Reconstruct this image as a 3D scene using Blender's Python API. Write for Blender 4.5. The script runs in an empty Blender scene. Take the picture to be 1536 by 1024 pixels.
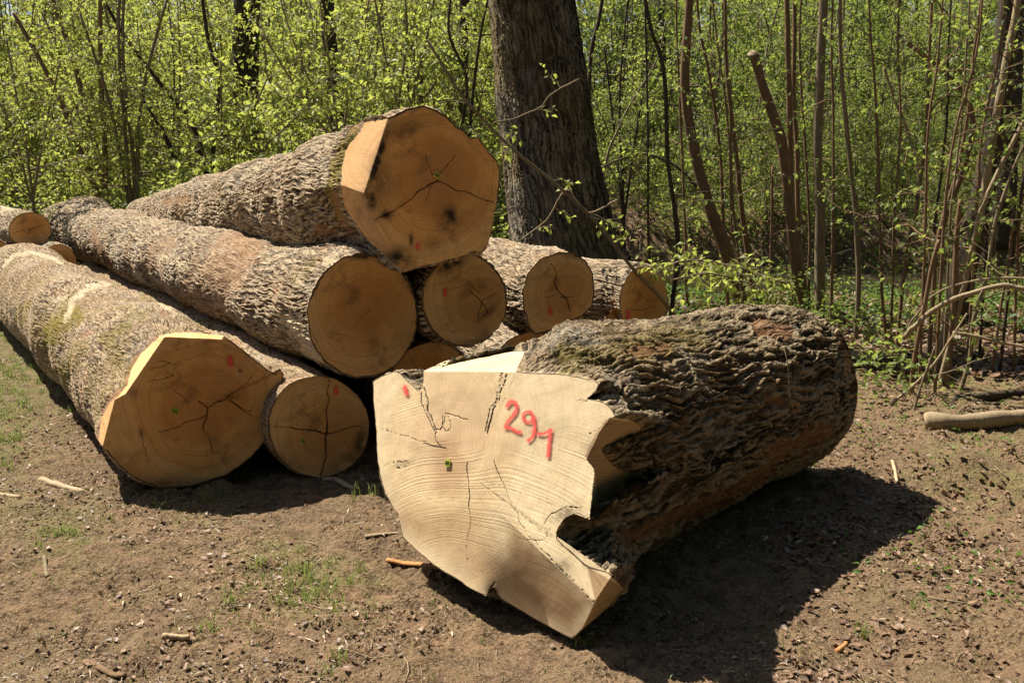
import bpy, math, random
import numpy as np
from mathutils import Vector

sc = bpy.context.scene
rad = math.radians
F = 1493.3                      # focal length in pixels of the 1536 px wide photograph
PITCH = rad(10.7)
CAMH = 1.6

# ------------------------------------------------------------------ camera
cam_d = bpy.data.cameras.new("camera")
cam = bpy.data.objects.new("camera", cam_d)
sc.collection.objects.link(cam)
cam.location = (0, 0, CAMH)
cam.rotation_euler = (rad(90) - PITCH, 0, 0)
cam_d.sensor_width = 36
cam_d.lens = 35
cam_d.clip_end = 800
sc.camera = cam

# ------------------------------------------------------------------ light
SUN_EL = rad(55)
SUN_TO = (-0.79, 0.613)          # horizontal direction towards the sun
SUN_AZ = math.atan2(SUN_TO[0], SUN_TO[1])
world = bpy.data.worlds.new("World")
sc.world = world
world.use_nodes = True
nt = world.node_tree
sky = nt.nodes.new("ShaderNodeTexSky")
sky.sky_type = 'NISHITA'
sky.sun_disc = False
sky.sun_elevation = SUN_EL
sky.sun_rotation = SUN_AZ
sky.air_density = 1.0
sky.dust_density = 1.5
bgn = nt.nodes["Background"]
bgn.inputs[1].default_value = 0.05
nt.links.new(sky.outputs[0], bgn.inputs[0])
sun_d = bpy.data.lights.new("sun", 'SUN')
sun_d.energy = 5.0
sun_d.angle = rad(0.5)
sun_d.color = (1.0, 0.93, 0.80)
sun = bpy.data.objects.new("sun", sun_d)
sc.collection.objects.link(sun)
sdir = Vector((SUN_TO[0] * math.cos(SUN_EL), SUN_TO[1] * math.cos(SUN_EL), math.sin(SUN_EL)))
sun.rotation_euler = sdir.to_track_quat('Z', 'Y').to_euler()
sun.location = sdir * 30
sc.view_settings.view_transform = 'Standard'
sc.view_settings.look = 'None'
sc.view_settings.exposure = 1.08
sc.view_settings.gamma = 1
sc.cycles.max_bounces = 5
sc.cycles.diffuse_bounces = 3
sc.cycles.glossy_bounces = 2
sc.cycles.transmission_bounces = 3
sc.cycles.transparent_max_bounces = 8
sc.cycles.caustics_reflective = False
sc.cycles.caustics_refractive = False

rng = np.random.default_rng(7)
random.seed(7)

# ------------------------------------------------------------------ small maths
CP, SP = math.cos(PITCH), math.sin(PITCH)
ORG = np.array([0, 0, CAMH])

def rays(px, py):
    px = np.asarray(px, float); py = np.asarray(py, float)
    cx = (px - 768) / F; cy = (512 - py) / F
    return np.stack([cx, CP + cy * SP, -SP + cy * CP], -1)

def P(px, py, Y):
    """point seen at pixel (px, py) that stands Y metres in front"""
    r = rays(px, py)
    return ORG + r * (Y / r[..., 1])[..., None]

def G(px, py, z=0.0):
    r = rays(px, py)
    return ORG + r * ((z - CAMH) / r[..., 2])[..., None]

def project(V):
    d = V - ORG
    zc = d[:, 1] * CP - d[:, 2] * SP
    yc = d[:, 1] * SP + d[:, 2] * CP
    zc = np.maximum(zc, 0.05)
    return np.stack([768 + F * d[:, 0] / zc, 512 - F * yc / zc], -1)

def unit(v):
    v = np.asarray(v, float)
    return v / np.linalg.norm(v, axis=-1, keepdims=True)

def sstep(a, b, x):
    t = np.clip((x - a) / (b - a), 0, 1)
    return t * t * (3 - 2 * t)

def _hash(ix, iy, iz, seed):
    h = (ix * 374761393 + iy * 668265263 + iz * 2147483647 + seed * 1274126177) & 0xFFFFFFFF
    h = ((h ^ (h >> 13)) * 1274126177) & 0xFFFFFFFF
    h = h ^ (h >> 16)
    return (h & 0xFFFFFF) / float(0xFFFFFF)

def vnoise(p, seed=0):
    p = np.asarray(p, float)
    i = np.floor(p).astype(np.int64); f = p - i
    f = f * f * (3 - 2 * f)
    x, y, z = i[..., 0], i[..., 1], i[..., 2]
    fx, fy, fz = f[..., 0], f[..., 1], f[..., 2]
    def L(a, b, t): return a + (b - a) * t
    c = lambda a, b, d: _hash(x + a, y + b, z + d, seed)
    return L(L(L(c(0,0,0), c(1,0,0), fx), L(c(0,1,0), c(1,1,0), fx), fy),
             L(L(c(0,0,1), c(1,0,1), fx), L(c(0,1,1), c(1,1,1), fx), fy), fz) * 2 - 1

def fbm(p, octv=4, seed=0, gain=0.5):
    s = 0; a = 1.0; p = np.asarray(p, float)
    for k in range(octv):
        s = s + a * vnoise(p * (2.03 ** k) + 17.3 * k, seed + k)
        a *= gain
    return s

def seg_dist(p, pts):
    """distance of points p (n,2) to the polyline pts"""
    d = np.full(len(p), 1e9)
    pts = np.asarray(pts, float)
    for a, b in zip(pts[:-1], pts[1:]):
        ab = b - a
        t = np.clip(((p - a) @ ab) / max(ab @ ab, 1e-9), 0, 1)
        d = np.minimum(d, np.linalg.norm(p - (a + t[:, None] * ab), axis=1))
    return d

def in_poly(p, poly):
    poly = np.asarray(poly, float); x, y = p[:, 0], p[:, 1]
    ins = np.zeros(len(p), bool)
    for (x0, y0), (x1, y1) in zip(poly, np.roll(poly, -1, 0)):
        c = ((y0 > y) != (y1 > y)) & (x < (x1 - x0) * (y - y0) / (y1 - y0 + 1e-12) + x0)
        ins ^= c
    return ins

def spline(pts, n):
    """Catmull-Rom through pts"""
    pts = np.asarray(pts, float)
    if len(pts) < 3:
        t = np.linspace(0, 1, n)[:, None]
        return pts[0] * (1 - t) + pts[-1] * t
    q = np.vstack([2 * pts[0] - pts[1], pts, 2 * pts[-1] - pts[-2]])
    out = []
    m = len(pts) - 1
    for t in np.linspace(0, m - 1e-6, n):
        i = int(t); f = t - i
        p0, p1, p2, p3 = q[i], q[i + 1], q[i + 2], q[i + 3]
        out.append(0.5 * ((2 * p1) + (-p0 + p2) * f + (2*p0 - 5*p1 + 4*p2 - p3) * f*f + (-p0 + 3*p1 - 3*p2 + p3) * f**3))
    return np.array(out)

# ------------------------------------------------------------------ mesh helpers
def mesh_np(name, V, Fa, mat=None, parent=None, attrs=None, smooth=True, origin=None):
    """V (n,3); Fa: (m,4) or (m,3) array, or a list of such arrays"""
    V = np.asarray(V, float)
    if origin is not None:
        V = V - np.asarray(origin, float)
    if not isinstance(Fa, list): Fa = [Fa]
    Fa = [np.asarray(f, np.int32) for f in Fa if len(f)]
    me = bpy.data.meshes.new(name)
    me.vertices.add(len(V)); me.vertices.foreach_set("co", V.astype(np.float32).ravel())
    nl = sum(f.size for f in Fa); npol = sum(len(f) for f in Fa)
    me.loops.add(nl); me.loops.foreach_set("vertex_index", np.concatenate([f.ravel() for f in Fa]).astype(np.int32))
    tot = np.concatenate([np.full(len(f), f.shape[1], np.int32) for f in Fa])
    st = np.concatenate([[0], np.cumsum(tot)[:-1]]).astype(np.int32)
    me.polygons.add(npol); me.polygons.foreach_set("loop_start", st)
    me.polygons.foreach_set("use_smooth", np.full(npol, smooth, bool))
    me.update(calc_edges=True)
    for k, a in (attrs or {}).items():
        a = np.asarray(a, np.float32)
        if a.ndim == 2:
            at = me.attributes.new(k, 'FLOAT_VECTOR', 'POINT'); at.data.foreach_set("vector", a.ravel())
        else:
            at = me.attributes.new(k, 'FLOAT', 'POINT'); at.data.foreach_set("value", a)
    if mat: me.materials.append(mat)
    o = bpy.data.objects.new(name, me)
    sc.collection.objects.link(o)
    if origin is not None:
        if parent is None: o.location = tuple(origin)
        else: o.location = tuple(np.asarray(origin, float) - np.array(parent.location))
    elif parent is not None:
        o.location = tuple(-np.array(parent.location))
    if parent: o.parent = parent
    return o

def tag(o, label=None, cat=None, group=None, kind=None):
    if label: o["label"] = label
    if cat: o["category"] = cat
    if group: o["group"] = group
    if kind: o["kind"] = kind
    return o

def thing(name, label, cat, loc, group=None):
    o = bpy.data.objects.new(name, None)
    o.empty_display_size = 0.2
    sc.collection.objects.link(o)
    o.location = tuple(float(c) for c in loc)
    return tag(o, label, cat, group)

def wrap_grid(N, M):
    """quads of M rings of N vertices, ring after ring, closed round the ring"""
    j = np.arange(N); k = np.arange(M - 1)
    K, J = np.meshgrid(k, j, indexing='ij')
    a = K * N + J; b = K * N + (J + 1) % N
    return np.stack([a, b, b + N, a + N], -1).reshape(-1, 4)

class Bag:
    """collects tubes into one mesh"""
    def __init__(s): s.V = []; s.Q = []; s.T = []; s.n = 0
    def tube(s, pts, r, sides=6, cap=True):
        pts = np.asarray(pts, float); m = len(pts)
        r = np.broadcast_to(np.asarray(r, float), (m,))
        d = np.gradient(pts, axis=0); d = d / (np.linalg.norm(d, axis=1, keepdims=True) + 1e-9)
        ref = np.array([1.0, 0, 0]) if abs(d[:, 0]).max() < 0.8 else (np.array([0, 1.0, 0]) if abs(d[:, 1]).max() < 0.8 else np.array([0, 0, 1.0]))
        u = np.cross(d, ref); u /= np.linalg.norm(u, axis=1, keepdims=True) + 1e-9
        v = np.cross(d, u)
        a = np.linspace(0, 2 * math.pi, sides, endpoint=False)
        ring = pts[:, None] + r[:, None, None] * (np.cos(a)[None, :, None] * u[:, None] + np.sin(a)[None, :, None] * v[:, None])
        s.V.append(ring.reshape(-1, 3)); s.Q.append(wrap_grid(sides, m) + s.n)
        n0 = s.n; s.n += m * sides
        if cap:
            s.V.append(pts[[0, -1]])
            j = np.arange(sides)
            s.T.append(np.stack([n0 + (j + 1) % sides, n0 + j, np.full(sides, s.n)], -1))
            e = n0 + (m - 1) * sides
            s.T.append(np.stack([e + j, e + (j + 1) % sides, np.full(sides, s.n + 1)], -1))
            s.n += 2
    def build(s, name, mat, parent=None, **kw):
        if not s.V: return None
        Fs = [np.vstack(s.Q)] + ([np.vstack(s.T)] if s.T else [])
        return mesh_np(name, np.vstack(s.V), Fs, mat, parent, **kw)

def leaves_mesh(name, pos, dr, size, mat, parent, fold=0.25, width=0.62, full=True, **kw):
    """leaf blades at pos, pointing along dr, each folded along its midrib"""
    pos = np.asarray(pos, float); n = len(pos)
    if n == 0: return None
    dr = unit(dr); size = np.broadcast_to(np.asarray(size, float), (n,))[:, None]
    rnd = rng.normal(size=(n, 3)) * 0.55 + np.array([0, 0, 1.0])
    sd = np.cross(dr, rnd); sd /= np.linalg.norm(sd, axis=1, keepdims=True) + 1e-9
    up = np.cross(sd, dr)
    tip = pos + dr * size - up * size * 0.12
    mid = pos + dr * size * 0.45
    w = width * 0.5
    le = mid + sd * size * w + up * size * fold * w * 1.4
    ri = mid - sd * size * w + up * size * fold * w * 1.4
    if full:
        V = np.stack([pos, le, tip, ri, mid], 1).reshape(-1, 3)
        b = np.arange(n)[:, None] * 5
        Fq = np.vstack([np.hstack([b, b + 4, b + 2, b + 1]), np.hstack([b, b + 3, b + 2, b + 4])])
        rv = np.repeat(rng.random(n), 5)
    else:
        V = np.stack([pos, le, tip, ri], 1).reshape(-1, 3)
        b = np.arange(n)[:, None] * 4
        Fq = np.hstack([b, b + 3, b + 2, b + 1])
        rv = np.repeat(rng.random(n), 4)
    return mesh_np(name, V, Fq, mat, parent, attrs={"rnd": rv}, smooth=False, **kw)

# ------------------------------------------------------------------ materials
class NT:
    def __init__(s, name, disp=False):
        s.m = bpy.data.materials.new(name); s.m.use_nodes = True
        s.t = s.m.node_tree; s.b = s.t.nodes["Principled BSDF"]; s.o = s.t.nodes["Material Output"]
        if disp: s.m.displacement_method = 'BOTH'
    def n(s, typ, **kw):
        x = s.t.nodes.new(typ)
        for k, v in kw.items():
            if k.startswith('i_'):
                x.inputs[k[2:].replace('_', ' ')].default_value = v
            else: setattr(x, k, v)
        return x
    def l(s, a, b): s.t.links.new(a, b)
    def val(s, x, sock):
        if isinstance(x, (int, float)): sock.default_value = x
        else: s.l(x, sock)
    def math(s, op, a, b=0.0, c=None, clamp=False):
        x = s.n("ShaderNodeMath", operation=op); x.use_clamp = clamp
        s.val(a, x.inputs[0]); s.val(b, x.inputs[1])
        if c is not None: s.val(c, x.inputs[2])
        return x.outputs[0]
    def attr(s, name, vec=False):
        x = s.n("ShaderNodeAttribute", attribute_name=name)
        return x.outputs["Vector"] if vec else x.outputs["Fac"]
    def noise(s, vec, scale, detail=4, rough=0.55, dist=0.0, color=False):
        x = s.n("ShaderNodeTexNoise")
        x.inputs["Scale"].default_value = scale; x.inputs["Detail"].default_value = detail
        x.inputs["Roughness"].default_value = rough; x.inputs["Distortion"].default_value = dist
        if vec is not None: s.l(vec, x.inputs["Vector"])
        return x.outputs["Color" if color else "Fac"]
    def mapping(s, vec, scale=(1, 1, 1), loc=(0, 0, 0), rot=(0, 0, 0)):
        x = s.n("ShaderNodeMapping"); x.inputs["Scale"].default_value = scale
        x.inputs["Location"].default_value = loc; x.inputs["Rotation"].default_value = rot
        s.l(vec, x.inputs["Vector"]); return x.outputs[0]
    def ramp(s, fac, stops):
        x = s.n("ShaderNodeValToRGB"); s.val(fac, x.inputs[0])
        e = x.color_ramp.elements
        while len(e) < len(stops): e.new(0.5)
        for el, (p, c) in zip(e, stops):
            el.position = p
            el.color = (c, c, c, 1) if isinstance(c, (int, float)) else (*c, 1)
        return x.outputs["Color"]
    def mix(s, fac, a, b, mode='MIX'):
        x = s.n("ShaderNodeMix", data_type='RGBA', blend_type=mode); s.val(fac, x.inputs[0])
        for v, i in ((a, 6), (b, 7)):
            if isinstance(v, tuple): x.inputs[i].default_value = (*v, 1)
            else: s.l(v, x.inputs[i])
        return x.outputs[2]
    def vadd(s, a, b, op='ADD'):
        x = s.n("ShaderNodeVectorMath", operation=op)
        for v, i in ((a, 0), (b, 1)):
            if isinstance(v, tuple): x.inputs[i].default_value = v
            else: s.l(v, x.inputs[i])
        return x.outputs[0]
    def vscale(s, a, k):
        x = s.n("ShaderNodeVectorMath", operation='SCALE'); s.l(a, x.inputs[0]); s.val(k, x.inputs["Scale"])
        return x.outputs[0]
    def bump(s, h, strength=0.5, dist=0.01):
        x = s.n("ShaderNodeBump"); x.inputs["Strength"].default_value = strength; x.inputs["Distance"].default_value = dist
        s.l(h, x.inputs["Height"]); s.l(x.outputs[0], s.b.inputs["Normal"])
    def disp(s, h, scale, mid=0.0):
        x = s.n("ShaderNodeDisplacement"); x.inputs["Scale"].default_value = scale; x.inputs["Midlevel"].default_value = mid
        s.l(h, x.inputs["Height"]); s.l(x.outputs[0], s.o.inputs["Displacement"])
    def done(s, color, rough=0.8, spec=0.3):
        if isinstance(color, tuple): s.b.inputs["Base Color"].default_value = (*color, 1)
        else: s.l(color, s.b.inputs["Base Color"])
        s.val(rough, s.b.inputs["Roughness"]); s.b.inputs["Specular IOR Level"].default_value = spec
        return s.m

def bark_material(name, lit, dark, inner, plate=28.0, stretch=0.30, depth=0.016, moss=0.3, spec=0.15, crest=0.35, rough=0.45, cut=(0.30, 0.52), wa=0.16, wb=0.026):
    """furrowed bark on the coordinates bc = (R cos, R sin, along) kept on the mesh"""
    m = NT(name, True)
    bc = m.attr("bc", True)
    half = (0.5, 0.5, 0.5)
    wv = m.vscale(m.vadd(m.noise(bc, 3.2, 2, color=True), half, 'SUBTRACT'), wa)
    wv2 = m.vscale(m.vadd(m.noise(m.mapping(bc, (1, 1, 0.7)), 17.0, 3, color=True), half, 'SUBTRACT'), wb)
    p = m.vadd(m.vadd(bc, wv), wv2)
    q = m.mapping(p, (1, 1, stretch))
    vo = m.n("ShaderNodeTexVoronoi", feature='DISTANCE_TO_EDGE'); m.l(q, vo.inputs["Vector"]); vo.inputs["Scale"].default_value = plate
    vr = m.ramp(vo.outputs["Distance"], [(0.015, 0.0), (0.075, 0.70), (0.30, 1.0)])
    # interlacing crests running along the trunk
    rn = m.noise(m.mapping(m.vadd(bc, wv), (1, 1, stretch * 0.8)), plate * 0.8, 2, 0.5)
    rn = m.ramp(m.math('ABSOLUTE', m.math('SUBTRACT', rn, 0.5)), [(0.0, 1.0), (0.03, 0.8), (0.10, 0.0)])
    n1 = m.noise(m.mapping(bc, (1, 1, 0.8)), 62, 6, 0.68)
    nb = m.noise(bc, 2.6, 3)
    ridge = m.math('ADD', m.math('MULTIPLY', vr, 1.0 - crest), m.math('MULTIPLY', rn, crest), clamp=True)
    bald = m.attr("bald")                     # bark torn off here
    keep = m.math('SUBTRACT', 1.0, bald, clamp=True)
    h = m.math('MULTIPLY', ridge, m.math('ADD', m.math('MULTIPLY', nb, 1.0), 0.40))
    h = m.math('ADD', h, m.math('MULTIPLY', m.math('SUBTRACT', n1, 0.5), rough * 2.2))
    h = m.math('MULTIPLY', h, m.math('ADD', m.math('MULTIPLY', keep, 0.85), 0.15))
    h = m.math('MULTIPLY', m.math('SUBTRACT', h, 0.62), m.attr("edge"))
    m.disp(h, depth, 0.0)
    cf = m.math('ADD', m.math('MULTIPLY', ridge, 0.62), m.math('MULTIPLY', m.math('SUBTRACT', n1, 0.5), 1.1))
    midc = tuple(0.36 * a + 0.64 * b for a, b in zip(lit, dark))
    col = m.ramp(cf, [(cut[0] - 0.16, dark), (cut[0], midc), (cut[1], lit), (0.95, tuple(min(1, c * 1.2) for c in lit))])
    big = m.noise(bc, 2.0, 5, 0.62)
    col = m.mix(m.ramp(big, [(0.46, 0.0), (0.66, 0.55)]), col, tuple(c * k for c, k in zip(lit, (0.62, 0.52, 0.45))))
    gr = m.noise(m.mapping(bc, (1, 1, 1), (5, 1, 2)), 4.6, 5, 0.62)
    col = m.mix(m.ramp(gr, [(0.52, 0.0), (0.66, 0.45)]), col, (0.34, 0.30, 0.235))
    # reddish flakes where the outer plates broke away
    fl = m.noise(m.mapping(bc, (1, 1, 0.5)), 12.0, 5, 0.7)
    col = m.mix(m.math('MULTIPLY', m.ramp(fl, [(0.60, 0.0), (0.67, 1.0)]), 0.6), col, inner)
    gm = m.noise(bc, 3.7, 5, 0.7)
    mo = m.math('MULTIPLY', m.ramp(gm, [(0.50, 0.0), (0.64, 1.0)]), moss)
    mo = m.math('ADD', mo, m.math('MULTIPLY', m.attr("moss"), m.ramp(n1, [(0.30, 0.2), (0.6, 1.0)])), clamp=True)
    col = m.mix(mo, col, (0.21, 0.165, 0.03))
    inn = m.mix(m.noise(m.mapping(bc, (1, 1, .25)), 45, 4), tuple(c * 0.4 for c in inner), tuple(min(1, c * 1.25) for c in inner))
    col = m.mix(m.math('MULTIPLY', bald, m.ramp(n1, [(0.35, 0.35), (0.55, 1.0)])), col, inn)
    pale = m.math('MULTIPLY', m.attr("pale"), m.ramp(n1, [(0.36, 0.15), (0.52, 1.0)]))
    col = m.mix(pale, col, (0.62, 0.50, 0.33))
    return m.done(col, 0.9, spec)

def wood_material(name, light, mid, heart, heart_r=0.62, saw=1.0, stain=0.5, arc=(1.6, 0.9), grey=0.3, ringk=1.0):
    """end grain with rings, rays, chainsaw arcs, stains and cracks; fc = metres from the pith"""
    m = NT(name)
    half = (0.5, 0.5, 0.5)
    fc = m.attr("fc", True)
    def sub(c, k): return tuple(v * k for v in c)
    def n1d(x, detail=4, rough=0.6):
        cb = m.n("ShaderNodeCombineXYZ"); m.l(x, cb.inputs[0]); return m.noise(cb.outputs[0], 1.0, detail, rough)
    def length(v):
        x = m.n("ShaderNodeVectorMath", operation='LENGTH'); m.l(v, x.inputs[0]); return x.outputs["Value"]
    warp = m.vadd(fc, m.vscale(m.vadd(m.noise(fc, 3.0, 2, color=True), half, 'SUBTRACT'), 0.13))
    r = length(warp)
    rr = m.math('DIVIDE', r, m.attr("rad"))
    sp = m.n("ShaderNodeSeparateXYZ"); m.l(warp, sp.inputs[0])
    ang = m.math('ARCTAN2', sp.outputs[1], sp.outputs[0])
    bl = m.noise(fc, 3.1, 6, 0.65)
    bl2 = m.noise(m.mapping(fc, (1, 1, 1), (3, 7, 1)), 4.6, 6, 0.7)
    rb = m.math('ADD', rr, m.math('MULTIPLY', m.math('SUBTRACT', bl, 0.5), 0.5))
    col = m.mix(m.ramp(rb, [(heart_r - 0.14, 0.0), (heart_r - 0.02, 1.0)]), heart, mid)
    col = m.mix(m.ramp(rb, [(heart_r + 0.16, 0.0), (heart_r + 0.24, 0.9)]), col, light)
    # growth rings, irregular, and medullary rays
    rg = n1d(m.math('MULTIPLY', r, 75.0), 3); rf = n1d(m.math('MULTIPLY', r, 330.0), 2)
    col = m.mix(m.math('MULTIPLY', m.ramp(rg, [(0.46, 0.0), (0.62, 1.0)]), 0.34 * ringk), col, sub(heart, 0.55))
    col = m.mix(m.math('MULTIPLY', m.ramp(rf, [(0.45, 0.0), (0.60, 1.0)]), 0.20), col, sub(heart, 0.6))
    cb = m.n("ShaderNodeCombineXYZ"); m.l(m.math('MULTIPLY', ang, 30.0), cb.inputs[0]); m.l(m.math('MULTIPLY', r, 4.0), cb.inputs[1])
    ry = m.noise(cb.outputs[0], 1.0, 3, 0.6)
    col = m.mix(m.math('MULTIPLY', m.ramp(ry, [(0.50, 0.0), (0.68, 1.0)]), 0.25), col, sub(mid, 0.55))
    # stains with edges of their own
    s1 = m.ramp(m.noise(m.mapping(fc, (1, 1, 1), (9, 2, 4)), 2.6, 7, 0.66), [(0.50, 0.0), (0.53, 0.6), (0.66, 1.0)])
    col = m.mix(m.math('MULTIPLY', s1, 0.55 * stain), col, sub(heart, 0.62))
    s2 = m.ramp(m.noise(m.mapping(fc, (1, 1, 1), (1, 8, 4)), 3.6, 6, 0.62), [(0.52, 0.0), (0.64, 1.0)])
    col = m.mix(m.math('MULTIPLY', s2, 0.6 * stain), col, (0.36, 0.155, 0.05))
    s3 = m.ramp(m.noise(m.mapping(fc, (1, 1, 1), (6, 5, 4)), 5.2, 7, 0.72), [(0.56, 0.0), (0.64, 1.0)])
    col = m.mix(m.math('MULTIPLY', s3, 0.75 * stain), col, (0.10, 0.062, 0.036))
    col = m.mix(m.math('MULTIPLY', m.ramp(bl2, [(0.46, 0.0), (0.60, 1.0)]), grey), col, (0.34, 0.255, 0.165))
    # chainsaw arcs in two sweeps that take turns over the face
    w2 = m.vadd(fc, m.vscale(m.vadd(m.noise(fc, 1.4, 1, color=True), half, 'SUBTRACT'), 0.22))
    a1 = length(m.vadd(w2, (arc[0], arc[1], 0)))
    a2 = length(m.vadd(w2, (-arc[1] * 0.8, arc[0] * 1.3, 0)))
    t1 = n1d(m.math('MULTIPLY', a1, 130.0), 4, 0.7); t2 = n1d(m.math('MULTIPLY', a2, 150.0), 4, 0.7)
    patch = m.ramp(m.noise(fc, 2.1, 3), [(0.45, 0.0), (0.55, 1.0)])
    sw = m.math('ADD', m.math('MULTIPLY', t1, patch), m.math('MULTIPLY', t2, m.math('SUBTRACT', 1.0, patch)))
    amp = m.ramp(m.noise(m.mapping(fc, (1, 1, 1), (2, 2, 8)), 3.0, 4), [(0.36, 0.15), (0.62, 1.0)])
    fine = m.noise(fc, 260, 4, 0.7)
    col = m.mix(m.math('MULTIPLY', m.math('MULTIPLY', m.ramp(sw, [(0.50, 0.0), (0.66, 1.0)]), amp), 0.42 * saw), col, sub(mid, 0.5))
    col = m.mix(m.math('MULTIPLY', m.ramp(fine, [(0.50, 0.0), (0.70, 1.0)]), 0.28), col, sub(mid, 0.45))
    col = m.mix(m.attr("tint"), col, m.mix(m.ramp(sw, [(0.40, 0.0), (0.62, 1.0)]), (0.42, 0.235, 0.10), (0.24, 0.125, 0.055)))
    st = m.math('MULTIPLY', m.attr("stain"), m.math('MULTIPLY', m.ramp(m.noise(fc, 16, 5, 0.7), [(0.30, 0.15), (0.54, 1.0)]), 1.2), clamp=True)
    col = m.mix(st, col, (0.030, 0.022, 0.017))
    rimn = m.math('ADD', m.math('MULTIPLY', m.noise(fc, 34, 4), 1.0), m.math('MULTIPLY', m.noise(fc, 7, 3), 1.4))
    rim = m.ramp(m.math('ADD', m.attr("rim"), m.math('SUBTRACT', rimn, 1.25)), [(0.45, 0.0), (0.62, 1.0)])
    col = m.mix(m.math('MULTIPLY', rim, 0.9), col, (0.085, 0.052, 0.032))
    col = m.mix(m.attr("crack"), col, (0.022, 0.012, 0.007))
    h = m.math('ADD', m.math('MULTIPLY', m.math('MULTIPLY', sw, amp), 1.3 * saw), m.math('MULTIPLY', fine, 0.40))
    h = m.math('SUBTRACT', h, m.math('MULTIPLY', m.attr("crack"), 1.5))
    h = m.math('ADD', h, m.math('MULTIPLY', rg, 0.15))
    m.bump(h, 0.75, 0.005)
    return m.done(col, 0.75, 0.2)

def leaf_material(name, col_a, col_b, trans, tw=0.5):
    m = NT(name)
    rnd = m.attr("rnd")
    base = m.mix(rnd, col_a, col_b)
    m.done(base, 0.5, 0.35)
    tr = m.n("ShaderNodeBsdfTranslucent")
    m.l(m.mix(rnd, tuple(c * 0.75 for c in trans), trans), tr.inputs[0])
    mx = m.n("ShaderNodeMixShader"); mx.inputs[0].default_value = tw
    m.l(m.b.outputs[0], mx.inputs[1]); m.l(tr.outputs[0], mx.inputs[2]); m.l(mx.outputs[0], m.o.inputs[0])
    return m.m

def twig_material(name, a, b, scale=30, bump=0.4, stretch=0.2, dist=0.006):
    m = NT(name)
    tc = m.n("ShaderNodeTexCoord").outputs["Object"]
    n = m.noise(m.mapping(tc, (1, 1, stretch)), scale, 5, 0.65)
    n2 = m.noise(tc, scale * 0.12, 3)
    col = m.mix(m.ramp(n, [(0.3, 0.0), (0.7, 1.0)]), a, b)
    col = m.mix(m.math('MULTIPLY', m.ramp(n2, [(0.45, 0.0), (0.65, 1.0)]), 0.5), col, tuple(c * 0.6 for c in a))
    m.bump(n, bump, dist)
    return m.done(col, 0.85, 0.2)

M = {}
M['bark_pile'] = bark_material("bark_pile", (0.46, 0.36, 0.24), (0.035, 0.020, 0.012), (0.30, 0.15, 0.07), plate=42, stretch=0.12, depth=0.016, moss=0.12, crest=0.55, rough=0.42, cut=(0.27, 0.52), wa=0.13, wb=0.016)
M['bark_smooth'] = bark_material("bark_flaky", (0.44, 0.33, 0.21), (0.050, 0.028, 0.017), (0.32, 0.16, 0.08), plate=56, stretch=0.16, crest=0.45, rough=0.85, cut=(0.24, 0.48), depth=0.008, wa=0.13, wb=0.014, moss=0.40)
M['bark_big'] = bark_material("bark_big", (0.42, 0.325, 0.205), (0.030, 0.022, 0.013), (0.22, 0.10, 0.04), plate=31, stretch=0.15, wb=0.020, depth=0.025, crest=0.62, rough=0.5, cut=(0.34, 0.60), moss=0.12)
M['bark_tree'] = bark_material("bark_tree", (0.35, 0.295, 0.215), (0.038, 0.029, 0.020), (0.14, 0.09, 0.05), plate=20, stretch=0.10, depth=0.030, crest=0.45, moss=0.10)
M['wood_big'] = wood_material("fresh_end_grain", (0.92, 0.74, 0.46), (0.88, 0.66, 0.38), (0.78, 0.55, 0.32), 0.45, saw=1.1, stain=0.20, arc=(-0.5, 1.6), grey=0.10, ringk=0.45)
M['wood_pile'] = wood_material("aged_end_grain", (0.86, 0.53, 0.24), (0.80, 0.43, 0.155), (0.69, 0.325, 0.10), 0.6, saw=0.6, stain=0.6, grey=0.12)
M['wood_grey'] = wood_material("aged_pale_end_grain", (0.84, 0.54, 0.25), (0.76, 0.44, 0.17), (0.63, 0.33, 0.11), 0.6, saw=0.7, stain=0.55, arc=(0.9, -1.4), grey=0.18)
M['leaf_near'] = leaf_material("leaf_near", (0.17, 0.22, 0.045), (0.26, 0.29, 0.07), (0.52, 0.58, 0.11), 0.5)
M['leaf_mid'] = leaf_material("leaf_mid", (0.14, 0.18, 0.042), (0.25, 0.28, 0.07), (0.50, 0.55, 0.10), 0.5)
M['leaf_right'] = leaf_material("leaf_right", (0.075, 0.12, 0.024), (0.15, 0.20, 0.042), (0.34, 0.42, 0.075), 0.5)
M['leaf_far'] = leaf_material("leaf_far", (0.17, 0.205, 0.055), (0.26, 0.28, 0.09), (0.48, 0.52, 0.13), 0.45)
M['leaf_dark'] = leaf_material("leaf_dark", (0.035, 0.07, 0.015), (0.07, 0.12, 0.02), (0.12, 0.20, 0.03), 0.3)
M['herb'] = leaf_material("herb", (0.06, 0.13, 0.02), (0.12, 0.22, 0.03), (0.20, 0.34, 0.04), 0.4)
M['grass'] = leaf_material("grass", (0.14, 0.20, 0.045), (0.27, 0.32, 0.10), (0.30, 0.38, 0.08), 0.35)
M['dead_leaf'] = leaf_material("dead_leaf", (0.085, 0.048, 0.028), (0.29, 0.18, 0.11), (0.20, 0.10, 0.04), 0.15)
M['chip'] = leaf_material("chip", (0.26, 0.18, 0.11), (0.62, 0.49, 0.33), (0.2, 0.12, 0.05), 0.03)
M['stem_brown'] = twig_material("stem_brown", (0.25, 0.155, 0.085), (0.13, 0.078, 0.045), 60, 0.5)
M['stem_grey'] = twig_material("stem_grey", (0.27, 0.215, 0.13), (0.14, 0.105, 0.062), 60, 0.5)
M['stem_pale'] = twig_material("stem_pale", (0.40, 0.31, 0.19), (0.20, 0.145, 0.085), 60, 0.5)
M['stem_dark'] = twig_material("stem_dark", (0.095, 0.070, 0.045), (0.045, 0.032, 0.021), 40, 0.9, 0.2, 0.02)
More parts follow.
